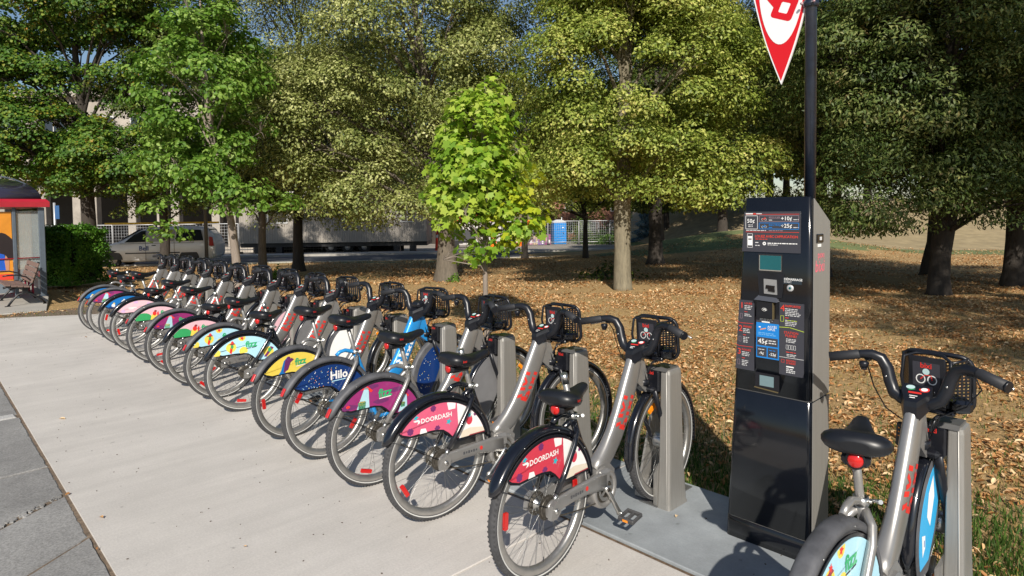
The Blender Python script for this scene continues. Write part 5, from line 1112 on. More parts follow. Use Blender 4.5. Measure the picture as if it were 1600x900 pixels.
# construction drums, cone, signs --------------------------------------------
OR = mat('safety_orange', (.85, .16, .01), .45); RDD = mat('drum_red', (.62, .045, .02), .5)
def drum(L, D, label, k=1., m=OR):
    d = at(L, D, 'traffic_drum', label, 'traffic drum', 'banded construction drums', dz=.03)
    mb = MB(); prof = [(0, .30), (.05, .29), (.05, .26), (1.05, .20), (1.12, .16), (1.14, 0)]; mb.lathe([(h*k, r*k) for h, r in prof], 'z', (0, 0, 0), m, 20); mb.build('body', d)
    mb = MB(); [mb.lathe([(z*k, (.262-.058*z)*k), ((z+.11)*k, (.262-.058*(z+.11))*k)], 'z', (0, 0, 0), WHT, 20) for z in (.24, .50, .76)]; mb.build('band', d)
drum(-4.5, 41.3, 'tall red and white banded drum at the end of the site office', 1.85, RDD)
drum(.75, 53, 'orange and white banded drum under the orange diamond sign', 1.6); drum(-1.5, 52, 'orange drum half hidden behind the young maple leaves', 1.0)
cn = at(.42, 52, 'traffic_cone', 'small orange traffic cone at the road edge beside the banded drum', 'cone', dz=.03); mb = MB(); mb.lathe([(.04, .16), (.35, .105), (.36, .10)], 'z', (0, 0, 0), OR, 14); mb.lathe([(.36, .10), (.50, .07)], 'z', (0, 0, 0), WHT, 14); mb.lathe([(.50, .07), (.75, .02), (.75, 0)], 'z', (0, 0, 0), OR, 14); mb.build('body', cn); mb = MB(); mb.box((0, 0, .02), (.42, .42, .04), OR, bev=.01); mb.build('base', cn)
ws = at(1.42, 54, 'road_work_sign', 'orange diamond road work sign on a post by the construction fence', 'sign', dz=.03); mb = MB(); q = .52; mb.prism([(0, 1.7-q), (q*.8, 1.7), (0, 1.7+q), (-q*.8, 1.7)], -.02, .0, OR, 'xz'); mb.build('board', ws); mb = MB(); mb.tube([(0, .02, 0), (0, .02, 2.0)], .03, FM, 6); mb.build('post', ws)
rk = at(-4.2, 60, 'red_container', 'red roofed white and grey site cabin seen past the big tree trunk', 'container'); mb = MB(); mb.box((.6, 1, 1.1), (5.2, 2.4, 2.2), mat('cabin_white', (.5, .48, .46), .6)); mb.build('wall', rk); mb = MB(); mb.box((.4, 1, 2.55), (5.0, 2.5, .8), mat('cabin_red', (.55, .03, .03), .5)); mb.build('roof', rk); mb = MB(); mb.box((-1.2, -.24, .95), (1.6, .06, 1.5), BPL); mb.box((1.4, -.24, 1.2), (1.8, .06, .8), BPL); mb.build('opening', rk)
dk = at(-3.7, 50, 'tool_cart', 'dark wheeled tool cart between the big tree trunk and the drums', 'cart', dz=.02); mb = MB(); mb.box((0, 0, .95), (1.7, .9, .9), mat('cart_dark', (.05, .05, .055), .6), bev=.05); mb.box((0, 0, .45), (1.8, .9, .08), BPL); mb.build('box', dk); [(lambda q: q.lathe([(-.06, 0), (-.06, .22), (.06, .22), (.06, 0)], 'y', (x, -.4, .22), TY, 14) and q.build('wheel', dk))(MB()) for x in (-.6, .6)]
rr_ = random.Random(21); FLW = [mat('planter_magenta', (.30, .08, .22), .6), mat('planter_pink', (.50, .26, .33), .6), mat('planter_sand', (.45, .34, .24), .6), mat('planter_violet', (.22, .14, .32), .6)]
for i in range(5):
    L_ = 1.0+i*.52+rr_.uniform(-.1, .1); p_ = at(L_, 56+rr_.uniform(-.6, .6), 'printed_barrier', ['magenta printed site barrier at the drum end of the barrier line', 'pink printed site barrier, second from the drum end of the line', 'sand coloured printed site barrier in the middle of the line', 'violet printed site barrier second from the blue toilet', 'dull magenta printed barrier nearest the blue toilet', 'magenta barrier with light frame near the blue toilet', 'violet barrier touching the blue portable toilet'][i], 'barrier', 'printed barriers along the yard')
    h = rr_.uniform(.5, 1.0); mb = MB(); mb.box((0, 0, h/2+.08), (.52, .06, h), FLW[i % 4]); mb.build('board', p_); mb = MB(); mb.box((-.12, -.035, h*.6), (.16, .01, h*.4), FLW[(i+1) % 4]); mb.box((.14, -.035, h*.4), (.14, .01, h*.3), WHT); mb.build('printed_patch', p_); mb = MB(); mb.box((0, 0, .03), (.4, .4, .06), BPL); mb.build('base', p_)
# lamp post near the van, bus stop pole
lp = at(-13.1, 27.4, 'street_lamp', 'dark metal street lamp post in front of the white van', 'street lamp'); mb = MB(); mb.tube([(0, 0, 0), (0, 0, 7.5)], .075, mat('lamp_post_dark', (.10, .11, .12), .5, .4), 10); mb.lathe([(0, .14), (.3, .14), (.34, .08)], 'z', (0, 0, 0), MATS['lamp_post_dark'], 12); mb.build('post', lp); mb = MB(); mb.tube([(0, 0, 7.4), (.5, .1, 7.8), (1.3, .2, 7.9)], .04, MATS['lamp_post_dark'], 6); mb.box((1.6, .22, 7.88), (.7, .25, .12), MATS['lamp_post_dark'], bev=.04); mb.build('lamp_head', lp)
bp_ = at(-23.9, 33.5, 'stop_pole', 'slim pale pole with a small blue plate behind the hedge', 'pole'); mb = MB(); mb.tube([(0, 0, 0), (0, 0, 3.1)], .06, FM, 8); mb.build('post', bp_); mb = MB(); mb.box((.12, -.02, 2.6), (.3, .03, .7), mat('plate_blue', (.03, .10, .25), .4)); mb.build('plate', bp_)
# parked dark car and brick houses far behind on the other side
CB = mat('car_blue', (.03, .05, .10), .25, coat=.6); car = at(17.2, 60, 'parked_car', 'dark blue car parked beyond the shaded mound, seen from its rear', 'car', None, 1.2, 1.35)
cp = [(-2.1, .3, .7, .62, .8, .70, .7), (-1.9, .22, .82, .72, .87, .82, .78), (-.9, .2, .86, .86, .9, .98, .78), (-.35, .2, .86, .9, .9, 1.38, .60), (.5, .2, .86, .92, .9, 1.46, .60), (1.2, .2, .86, .92, .9, 1.35, .60), (1.8, .24, .84, .92, .88, 1.05, .70), (2.1, .34, .76, .72, .8, .88, .66)]
mb = MB(); mb.loft(carsecs(cp), CB); mb.build('body', car); mb = MB()
for s in (-1, 1): mb.add([(x, s*(.895-(z-.92)*.42), z) for x, z in [(-.75, .98), (1.55, .98), (1.15, 1.32), (-.25, 1.34)]], [(0, 1, 2, 3) if s < 0 else (3, 2, 1, 0)], DG)
mb.build('side_window', car)
for x in (-1.35, 1.3):
    for s in (-1, 1): mb = MB(); mb.lathe([(-.1, 0), (-.1, .28), (-.07, .31), (.07, .31), (.1, .28), (.1, 0)], 'y', (x, s*.80, .31), TY, 18); mb.build('wheel', car)
BRK = mat('brick_orange', (.24, .11, .07), .8, var=.2, scale=3); RFM = mat('shingle_grey', (.09, .085, .08), .85, var=.2, scale=4)
def house(L, D, w_, d_, h, label, m, zoff=0.):
    b = at(L, D, 'brick_house', label, 'house', None, 0, zoff); mb = MB(); mb.box((0, d_/2, h/2), (w_, d_, h), m); mb.build('wall', b)
    mb = MB(); mb.add([(-w_/2-.4, -.4, h), (w_/2+.4, -.4, h), (w_/2+.4, d_+.4, h), (-w_/2-.4, d_+.4, h), (-w_/2-.4, d_/2, h+2.2), (w_/2+.4, d_/2, h+2.2)], [(0, 1, 5, 4), (2, 3, 4, 5), (0, 4, 3), (1, 2, 5), (3, 2, 1, 0)], RFM); rf = mb.build('roof', b); mb = MB(); mb.box((w_*.25, d_/2, h+2.2), (.7, .7, 1.6), m); mb.build('chimney', rf)
    nw = max(2, int(w_/2.6))
    for fl in range(int(h/2.9)):
        for i in range(nw): x = -w_/2+(i+.5)*w_/nw; win(None, b, x-.5, x+.5, .9+fl*2.8, 2.3+fl*2.8, -.02, WFR, DG, .09)
    mb = MB(); mb.box((-w_/2+.9+w_/nw, -.03, 1.0), (.9, .06, 2.0), TRM); mb.build('door', b)
house(9.0, 84, 12, 8, 5.9, 'brown brick house behind the trees past the blue toilet', BRK); house(24, 86, 11, 8, 5.9, 'orange brick house beyond the parked dark car', BRK, .9)
house(-10, 88, 16, 9, 8.7, 'tall brick house hidden behind the site office and lindens', mat('brick_brown', (.22, .13, .09), .8, var=.2, scale=3)); house(-62, 80, 18, 9, 8.7, 'red brick house far behind the bus shelter', BRK)
# ------------------------------------------------------------------ vegetation
rg = np.random.default_rng(11)
def leaf_mesh(name, P, N, size, m, width=.55, parent=None, fold=.18, droop=None, shape='quad'):
    """P, N: n x 3 arrays of leaf positions and normals; builds one leaf per row"""
    n = len(P); N = N/np.linalg.norm(N, axis=1, keepdims=True); r = rg.normal(size=(n, 3))
    if droop is not None: r = r+np.array([0, 0, -droop])
    T = r-N*(r*N).sum(1, keepdims=True); T /= np.linalg.norm(T, axis=1, keepdims=True); B = np.cross(N, T); s = (size*rg.uniform(.5, 1.4, n))[:, None]
    if shape == 'quad': loc = [(-.5, 0, 0), (.0, .5*width, fold), (.5, 0, 0), (.0, -.5*width, fold)]; faces = [(0, 1, 2, 3)]
    elif shape == 'oval': loc = [(-.5, 0, 0), (-.15, .5*width, fold*.6), (.22, .42*width, fold*.6), (.5, 0, -.08), (.22, -.42*width, fold*.6), (-.15, -.5*width, fold*.6)]; faces = [(0, 1, 2, 3), (0, 3, 4, 5)]
    elif shape == 'maple':
        ang = [(180, .30), (205, .36), (235, .48), (262, .30), (300, .55), (330, .34), (0, .60), (30, .34), (60, .55), (98, .30), (125, .48), (155, .36)]
        loc = [(a*math.cos(R_(t)), a*math.sin(R_(t)), -.12*a*abs(math.sin(R_(t)))) for t, a in ang]; faces = [tuple(range(12))]
    k = len(loc); V = np.zeros((n, k, 3))
    for i, (a, b, c) in enumerate(loc): V[:, i] = P+s*(T*a+B*b+N*c)
    me = bpy.data.meshes.new(name); nv = n*k; me.vertices.add(nv); me.vertices.foreach_set('co', V.reshape(-1))
    F = []
    for f in faces: F.append(np.arange(n)[:, None]*k+np.array(f)[None, :])
    L_ = np.concatenate([f for f in np.concatenate([x[:, None, :] for x in F], axis=1).reshape(-1, len(faces[0]))]) if 0 else np.concatenate([x[:, None, :] for x in F], axis=1).reshape(-1)
    nf = n*len(faces); me.loops.add(len(L_)); me.loops.foreach_set('vertex_index', L_.astype(np.int32)); me.polygons.add(nf)
    me.polygons.foreach_set('loop_start', (np.arange(nf)*len(faces[0])).astype(np.int32)); me.materials.append(m); me.update(calc_edges=True); me.validate()
    return link(name, me, parent)
def crown_points(ells, n_clump, per, cr, flat=.5, under=.35):
    """clumps spread through ellipsoids, biased to the shell; returns leaf positions, normals, clump centres"""
    vol = np.array([e[3]*e[4]*e[5] for e in ells]); vol = vol/vol.sum(); cs = []; Ps = []; Ns = []
    for e, v in zip(ells, vol):
        c = np.array(e[:3]); R = np.array(e[3:6]); m = max(3, int(n_clump*v)); d = rg.normal(size=(m, 3)); d /= np.linalg.norm(d, axis=1, keepdims=True); d[:, 2] = np.where(d[:, 2] < 0, d[:, 2]*.9, d[:, 2])
        rad = rg.uniform(.35, 1, m)**.45; cc = c+d*R*rad[:, None]*(1-.25*rg.random((m, 1))*.6)
        rr = cr*rg.uniform(.6, 1.35, m)
        for j in range(m):
            k = int(per*(rr[j]/cr)**2*rg.uniform(.7, 1.3)); q = rg.normal(size=(k, 3)); q /= np.linalg.norm(q, axis=1, keepdims=True); q *= (rg.random((k, 1))**.30)
            q[:, 2] = np.abs(q[:, 2])*np.where(rg.random(k) < under, -.8, 1); out = q.copy(); q *= rr[j]*np.array([1, 1, flat]); q[:, 2] -= .35*rr[j]*(q[:, 0]**2+q[:, 1]**2)/rr[j]**2
            Ps.append(cc[j]+q); Ns.append(out*.8+np.array([0, 0, .55])+d[j]*.45+rg.normal(size=(k, 3))*.42)
        cs.append(cc)
    return np.concatenate(Ps), np.concatenate(Ns), np.concatenate(cs)
def bark(name, c, v=.35):
    m = mat(name, c, .95, var=v, scale=5, bump=1., bscale=16, stretch=(3.5, 3.5, .8)); return m
def tree(name, label, L, D, trunk, ells, leafm, barkm, size=.08, n_clump=120, per=260, cr=.55, limbs=26, shape='quad', flat=.5, width=.55, group=None, droop=None, cat='tree', sink=.06, flare=1.5, under=.35, zoff=0.):
    g = ground(L, D); t = empty(name, (g[0], g[1], g[2]+zoff), YAW, label, cat, group)
    mb = MB(); r0 = trunk[0][3]; pts = []; rs = []
    for i, (x, y, z, r) in enumerate(trunk):
        if i == 0: pts += [(x, y, -sink), (x, y, .08), (x*.9+trunk[1][0]*.1, y, .35)]; rs += [r*flare, r*(1+(flare-1)*.55), r*1.05]
        else: pts.append((x, y, z)); rs.append(r)
    # resample and roughen
    mb.tube(pts, rs, barkm, 14, True)
    for i in range(len(mb.v)):
        v = Vector(mb.v[i]); k = mn.noise(v*2.3+Vector((L, D, 0)))*.16; j = max(range(len(pts)), key=lambda q: -abs(pts[q][2]-v.z)); c = Vector(pts[j]); mb.v[i] = tuple(c+(v-c)*(1+k)) if abs(v.z-c.z) < .5 else tuple(v)
    P, N, cs = crown_points(ells, n_clump, per, cr, flat, under)
    tz = [q[2] for q in trunk]
    idx = rg.permutation(len(cs))[:limbs]
    for j in idx:
        c = Vector(cs[j]); zb = min(max(min(tz[1]*1.5, tz[2]), c.z-abs(c.z-tz[0])*.30-.5*math.hypot(c.x, c.y)*.5), tz[-1]); k = 0
        while k < len(tz)-2 and tz[k+1] < zb: k += 1
        q = (zb-tz[k])/max(.01, tz[k+1]-tz[k]); q = min(1, max(0, q)); a = Vector(trunk[k][:3]).lerp(Vector(trunk[k+1][:3]), q); ra = trunk[k][3]*(1-q)+trunk[k+1][3]*q
        m1 = a.lerp(c, .35)+Vector((rg.normal()*.12, rg.normal()*.12, .10*(c-a).length)); m2 = a.lerp(c, .7)+Vector((rg.normal()*.15, rg.normal()*.15, .06*(c-a).length)); rb = min(ra*.42, .014+.014*(c-a).length)
        mb.tube([a, m1, m2, c], [rb, rb*.7, rb*.42, rb*.12], barkm, 6, False)
        for _ in range(9): e_ = m2.lerp(c, rg.random())+Vector(rg.normal(size=3)*.35*cr); mb.tube([m2, (m2+e_)/2+Vector((0, 0, .05)), e_], [rb*.3, rb*.2, rb*.07], barkm, 4, False)
    tk = mb.build('trunk', t); o = leaf_mesh('crown', P, N, size, leafm, width, t, shape=shape, droop=droop); return t
LIND = leafmat('linden_leaf', ['36451a', '55622a', '7c8446', 'a4a86a', 'd0d09c'], .30, gain=1.25)
MAPG = leafmat('norway_leaf', ['354614', '566823', '808e3a', 'a8ac5a', 'ccbc78'], .32, gain=1.30)
ELM = leafmat('elm_leaf', ['2c4c14', '466a1e', '64882c', '88a44a', 'aec07a'], .38, gain=1.12)
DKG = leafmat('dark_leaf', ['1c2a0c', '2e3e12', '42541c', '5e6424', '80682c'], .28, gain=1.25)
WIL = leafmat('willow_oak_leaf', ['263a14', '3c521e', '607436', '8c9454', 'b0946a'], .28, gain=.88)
YMP = leafmat('young_maple_leaf', ['527a1c', '729a28', '92b236', 'b2c44a', 'd6dc94'], .42)
FAR = leafmat('far_leaf', ['2a3a14', '3c5220', '52682c', '6a7a38', '82864a'], .25, gain=1.30)
B1 = bark('bark_grey_brown', (.125, .105, .08)); B2 = bark('bark_pale', (.20, .175, .12)); B3 = bark('bark_dark', (.045, .037, .03)); B4 = bark('bark_young', (.24, .20, .165), .2)
GT = 'park trees standing on the dry lawn'
# big linden behind the young maple
tree('linden_tree', 'large olive green linden with thick grey trunk just left of the young bright maple', -1.85, 18.0, [(0, 0, 0, .29), (.0, 0, .9, .245), (.02, 0, 2.0, .22), (-.15, .1, 3.6, .19), (-.5, .2, 5.5, .14), (-.8, .2, 7.5, .07)],
 [(-1.0, 0, 6.6, 3.7, 3.0, 3.8), (-2.7, -.3, 4.2, 2.5, 2.2, 2.6), (-1.8, -.9, 2.7, 2.4, 1.3, 1.2), (.6, -.6, 3.0, 1.2, 1.0, .9), (-2.7, -.7, 2.2, 1.5, .9, .8), (-.8, -.7, 2.15, .7, .6, .5), (1.0, .2, 5.4, 1.7, 2.0, 2.8), (-1.2, 0, 12.4, 4.2, 3.4, 3.8)], LIND, B1, .088, 400, 560, .80, 34, group=GT, droop=.8, flat=.55, under=.22)
tree('linden_tree', 'olive linden with slim dark trunk directly in front of the site office', -7.7, 23.0, [(0, 0, 0, .20), (.0, 0, 1.2, .17), (.05, 0, 3.0, .15), (.1, .1, 5.5, .11), (.1, .2, 8.5, .05)],
 [(.4, 0, 7.4, 3.2, 2.8, 4.4), (1.8, -.5, 3.4, 2.7, 1.6, 1.9), (-.9, -.2, 3.2, 1.8, 1.5, 1.6), (.0, 0, 13.4, 4.4, 3.6, 4.0)], LIND, B3, .095, 330, 480, .9, 26, group=GT, droop=.8, flat=.7)
tree('norway_maple', 'tall yellow green maple with straight pale trunk in the middle of the lawn', 2.54, 14.7, [(0, 0, 0, .195), (.0, 0, .9, .19), (.0, 0, 2.2, .185), (.05, .1, 3.6, .16), (.1, .2, 5.2, .11), (.1, .2, 7.6, .05)],
 [(.3, 0, 4.9, 2.9, 2.5, 2.8), (1.9, -.4, 2.7, 1.7, 1.3, 1.1), (-1.5, 0, 2.8, 1.4, 1.4, 1.2), (.2, -.9, 2.9, 2.4, 1.1, .9), (.2, 0, 8.2, 3.0, 2.6, 2.6)], MAPG, B2, .080, 440, 520, .62, 30, group=GT, flat=.55, under=.2, flare=1.15)
tree('young_elm', 'young elm with slender pale leaning trunk and big bright green leaves before the white van', -6.45, 15.0, [(0, 0, 0, .105), (-.03, 0, .8, .10), (-.13, 0, 1.7, .085), (-.35, 0, 2.8, .07), (-.62, 0, 4.4, .05), (-.7, 0, 6.8, .02)],
 [(-.75, 0, 4.7, 1.65, 1.3, 2.9), (-1.75, -.2, 1.75, .34, .4, .65), (-1.0, -.3, 3.0, 1.2, .9, 1.1), (.2, -.2, 2.3, .8, .6, .6), (.9, -.2, 2.1, .6, .5, .4)], ELM, B4, .112, 165, 105, .42, 22, 'oval', .5, .62, GT, .9)
tree('park_tree', 'short trunked tree with patchy bark just behind the young elm', -7.5, 19.2, [(0, 0, 0, .125), (.0, 0, 1.0, .115), (.03, 0, 2.2, .10), (.1, .1, 4, .07), (.1, .1, 6, .03)], [(.2, 0, 4.6, 1.7, 1.6, 2.4), (-.1, -.2, 2.6, 1.3, .8, .8)], DKG, B1, .10, 150, 150, .5, 18, group=GT)
tree('park_tree', 'slim dark tree whose trunk crosses the side of the white van', -13.6, 25.0, [(0, 0, 0, .19), (.05, 0, 1.2, .17), (.0, 0, 2.6, .15), (-.1, .1, 5, .10), (-.1, .1, 8, .04)], [(-.2, 0, 5.8, 2.8, 2.4, 3.3), (.9, -.2, 3.2, 1.9, 1.2, 1.1), (-1.6, -.2, 3.0, 1.5, 1.2, .9), (0, 0, 11, 3.6, 3, 3.4)], DKG, B3, .10, 300, 250, .6, 24, group=GT)
tree('park_tree', 'broad dark green maple with orange tinged leaves rising behind the clipped hedge', -15.9, 24.0, [(0, 0, 0, .27), (.05, 0, 1.8, .23), (.0, 0, 3.6, .22), (-.1, .1, 5.6, .17), (-.3, .1, 8.2, .10), (-.2, .1, 10.5, .05)], [(-1.8, -.5, 4.7, 3.6, 2.4, 2.2), (1.6, -.4, 4.2, 2.4, 2.0, 1.8), (-.8, .2, 9.8, 4.6, 2.6, 1.8), (-4.2, 0, 7.6, 2.4, 2, 1.8), (1.8, .2, 7.4, 1.8, 1.6, 1.4), (-2.2, .4, 7.3, 2.4, 1.8, 1.3), (-4.6, -.3, 5.2, 1.8, 1.6, 1.6)], leafmat('maple_orange_leaf', ['203a10', '32541a', '4e7224', '78862e', 'b0762c'], .3, gain=1.15), B3, .105, 330, 320, .75, 36, group=GT, flat=.4, under=.2, shape='oval', width=.8)
tree('park_tree', 'dark stout tree at the edge of the shaded mound, right of the pale trunked maple', 5.5, 24.5, [(0, 0, 0, .28), (.0, 0, 1.2, .25), (.0, 0, 2.8, .25), (.1, .1, 5.2, .17), (.1, .2, 8, .06)], [(.2, 0, 6.2, 3.9, 3.2, 4.0), (.8, -.4, 2.9, 3.4, 1.6, 1.1), (0, 0, 10.5, 3.6, 3.2, 3.0)], DKG, B3, .10, 400, 230, .75, 30, group=GT)
tree('park_tree', 'small forked tree at the road edge beside the blue portable toilet', 3.35, 29.2, [(0, 0, 0, .12), (.0, 0, 1.2, .11), (.02, 0, 1.9, .10), (-.3, .1, 3.2, .07), (-.5, .1, 5.4, .03)], [(-.3, 0, 4.2, 2.3, 1.9, 1.7), (-1.9, 0, 2.6, 1.3, 1.0, .9), (1.2, 0, 3.0, 1.5, 1.2, 1.4)], MAPG, B3, .10, 220, 170, .5, 20, group=GT)
GR = 'dark leaved trees at the shaded side of the park'
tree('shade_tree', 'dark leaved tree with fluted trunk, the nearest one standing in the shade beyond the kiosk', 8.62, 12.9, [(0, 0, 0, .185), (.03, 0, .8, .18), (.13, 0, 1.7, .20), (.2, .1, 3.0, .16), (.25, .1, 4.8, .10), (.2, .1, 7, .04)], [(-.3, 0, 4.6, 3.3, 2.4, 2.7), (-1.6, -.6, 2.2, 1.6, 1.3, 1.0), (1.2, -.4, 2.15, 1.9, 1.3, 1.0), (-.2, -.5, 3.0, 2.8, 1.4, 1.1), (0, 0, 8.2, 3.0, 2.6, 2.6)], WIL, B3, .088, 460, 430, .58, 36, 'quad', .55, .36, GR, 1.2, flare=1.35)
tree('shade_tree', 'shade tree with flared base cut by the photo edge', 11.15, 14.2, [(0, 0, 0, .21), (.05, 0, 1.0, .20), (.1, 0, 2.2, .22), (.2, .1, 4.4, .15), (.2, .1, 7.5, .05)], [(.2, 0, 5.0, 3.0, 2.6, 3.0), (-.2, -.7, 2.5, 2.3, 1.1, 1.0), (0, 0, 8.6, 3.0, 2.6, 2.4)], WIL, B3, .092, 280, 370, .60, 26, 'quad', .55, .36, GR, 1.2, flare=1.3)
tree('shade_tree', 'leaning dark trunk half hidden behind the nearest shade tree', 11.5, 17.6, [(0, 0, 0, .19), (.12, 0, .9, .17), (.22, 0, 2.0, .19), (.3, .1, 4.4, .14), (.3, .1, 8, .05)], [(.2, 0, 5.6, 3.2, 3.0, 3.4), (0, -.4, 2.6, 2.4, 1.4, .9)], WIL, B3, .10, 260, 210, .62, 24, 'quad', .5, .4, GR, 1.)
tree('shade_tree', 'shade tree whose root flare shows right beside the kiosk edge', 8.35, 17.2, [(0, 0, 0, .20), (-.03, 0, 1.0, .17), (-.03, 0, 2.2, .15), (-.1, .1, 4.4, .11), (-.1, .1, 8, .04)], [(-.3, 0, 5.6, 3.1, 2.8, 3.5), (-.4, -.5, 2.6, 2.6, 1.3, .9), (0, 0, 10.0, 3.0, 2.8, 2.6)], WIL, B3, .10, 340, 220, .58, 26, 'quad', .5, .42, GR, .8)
# young bright maple: big lobed leaves
tree('young_maple', 'young bright yellow green maple with slender trunk behind the bicycle row', -.355, 8.55, [(0, 0, 0, .036), (-.01, 0, .6, .033), (-.01, 0, 1.3, .030), (.0, 0, 2.2, .024), (.01, 0, 3.0, .015), (.02, 0, 3.5, .006)],
 [(-.06, 0, 2.55, .64, .50, .90), (-.12, 0, 2.1, .70, .45, .55), (.28, -.05, 1.62, .42, .34, .38), (-.02, -.06, 1.28, .26, .22, .20), (-.42, 0, 1.80, .34, .28, .40), (-.02, 0, 3.25, .34, .28, .40)], YMP, B4, .102, 170, 27, .22, 30, 'maple', .9, .9, GT, 3.0, flare=1.1, under=.5)
ym = bpy.data.objects['young_maple']; P, N, cs = crown_points([(.36, -.12, 1.62, .44, .34, .42), (.5, -.05, 2.1, .22, .25, .3)], 16, 16, .19, .9, .5)
o = leaf_mesh('yellowing_leaves', P, N, .104, leafmat('yellow_maple_leaf', ['90a81c', 'a8b826', 'bcc432', 'd0cc58'], .42), .9, ym, shape='maple', droop=3.0); o['label'] = 'yellower leaves at the lower side of the crown'
# background mass beyond the road
GF = 'trees beyond the road'
far = [(-28, 64, 6.8, 23, 'FAR'), (-12.5, 62, 6.4, 21, 'DKG'), (20.8, 41, 5.6, 14, 'DKG'), (8.5, 37, 4.2, 11, 'DKG'), (13.5, 41, 4.8, 14, 'DKG'), (18.5, 46, 5.2, 15, 'DKG'), (-44, 60, 5.5, 13, 'FAR'), (-33, 63, 5, 14, 'DKG'), (-24, 66, 6.2, 21, 'FAR'), (-16, 60, 6, 20, 'DKG'), (-8, 66, 6.5, 22, 'FAR'), (-1, 68, 6.0, 20, 'FAR'), (7, 66, 5.0, 17, 'MAPG'), (12.5, 52, 5.6, 15, 'DKG'), (16, 62, 6.2, 17, 'FAR'), (24, 56, 5.8, 16, 'DKG'), (30, 54, 6.6, 17, 'DKG'), (38, 52, 5, 13, 'FAR'), (-38, 36, 3.6, 11, 'FAR'), (46, 60, 5, 13, 'DKG')]
fl = ['tall tree behind the far end of the concrete building', 'tall dark tree behind the middle of the site office', 'dark full tree on the dry slope right beside the kiosk pole', 'dark low crowned tree just past the shaded mound', 'dark tree on top of the shaded mound behind the kiosk', 'dark tree where the mound meets the dry slope', 'dense tree far behind the bus shelter', 'dark tree behind the concrete building', 'pale green tree behind the left end of the site office', 'dark tree behind the white tarpaulin cabin', 'tall tree rising behind the site office', 'tall tree behind the construction yard', 'light tree above the blue portable toilet', 'dark full tree behind the shaded mound', 'tree beyond the parked dark car', 'dark tree on the far slope behind the kiosk', 'tree on the dry slope seen past the kiosk', 'tree on the dry slope between the shade trunks', 'tree left of the broad maple above the bus shelter', 'tree at the far end of the dry slope']
for (L, D, r, h, mm), lb_ in zip(far, fl):
    m_ = {'FAR': FAR, 'DKG': DKG, 'MAPG': MAPG, 'WIL': WIL}[mm]
    tree('background_tree', lb_, L, D, [(0, 0, 0, .3), (0, 0, 1.5, .27), (.1, 0, h*.4, .2), (.1, 0, h*.9, .06)], [(0, 0, h*.60, r, r*.8, h*.38), (0, -r*.3, h*.33, r*.8, r*.6, h*.16)], m_, B3, .28, 230, 150, r*.23, 14, group=GF)
tree('background_tree', 'dense dark tree between the linden and the pale trunked maple', .6, 33.5 if 0 else 30.5, [(0, 0, 0, .15), (0, 0, 1.5, .14), (.1, 0, 4, .11), (.1, 0, 8, .04)], [(-.3, 0, 5.9, 2.3, 2.1, 2.6)], DKG, B3, .13, 120, 160, .55, 18, group=GF)
# spruce, bushes, hedge
sp_ = at(11.3, 54, 'blue_spruce', 'pale blue spruce low behind the dark stout trunk', 'tree', None, 0, .0); Ps = []; Ns = []
for i in range(5200): z = rg.random()**1.3*3.4; a = rg.random()*2*PI; rr_2 = (1.5*(1-z/3.6))*(.75+.25*math.sin(z*9))*rg.uniform(.7, 1.05); Ps.append((rr_2*math.cos(a), rr_2*math.sin(a), z+.2)); Ns.append((math.cos(a)*.3+rg.normal()*.4, math.sin(a)*.3+rg.normal()*.4, .8))
leaf_mesh('crown', np.array(Ps), np.array(Ns), .22, leafmat('spruce_needle', ['36505a', '56727c', '7c98a0', '9ab4b8'], .1), .3, sp_); mb = MB(); mb.tube([(0, 0, 0), (0, 0, 3.5)], [.12, .02], B3, 8); mb.build('trunk', sp_)
def bush(L, D, w_, h, label, m, size=.14, n=2600, name='bush', dz=0.):
    b = at(L, D, name, label, 'bush', None, 0, dz); d = rg.normal(size=(n, 3)); d /= np.linalg.norm(d, axis=1, keepdims=True); d[:, 2] = np.abs(d[:, 2]); k = 1+.18*np.sin(d[:, 0]*5+1)+.15*np.cos(d[:, 1]*6)
    P = d*np.array([w_/2, w_/2.4, h])*(rg.random((n, 1))**.25)*k[:, None]; o = leaf_mesh('foliage', P, d+rg.normal(size=(n, 3))*.5, size, m, .6, b); mb = MB(); [mb.tube([(0, 0, -.05), (math.cos(t)*w_*.2, math.sin(t)*w_*.2, h*.7)], [.03, .01], B3, 5) for t in (0, 1.3, 2.6, 3.9, 5.2)]; mb.build('stem', b); return b
bush(8.3, 56, 4.2, 1.5, 'round green bush right of the blue toilet', leafmat('bush_leaf', ['2e4a18', '466424', '668238'], .3)); bush(6.6, 60, 3.0, 3.2, 'tall pale shrub right behind the blue toilet', FAR); bush(13.9, 58, 3.0, 1.5, 'small sunlit bush beside the parked dark car', MATS['bush_leaf'], dz=1.2)
bush(2.75, 17.8, 2.0, .42, 'low dark leafy branch sprawling on the ground behind the pale trunked maple', DKG, .12, 300, 'fallen_branch'); bush(-2.05+.45, 17.4, .5, .22, 'tuft of green shoots at the foot of the thick linden trunk', ELM, .07, 130, 'shoot_tuft'); bush(-6.85, 18.6, .5, .42, 'bright green shoots beside the patchy barked trunk', ELM, .09, 150, 'shoot_tuft')
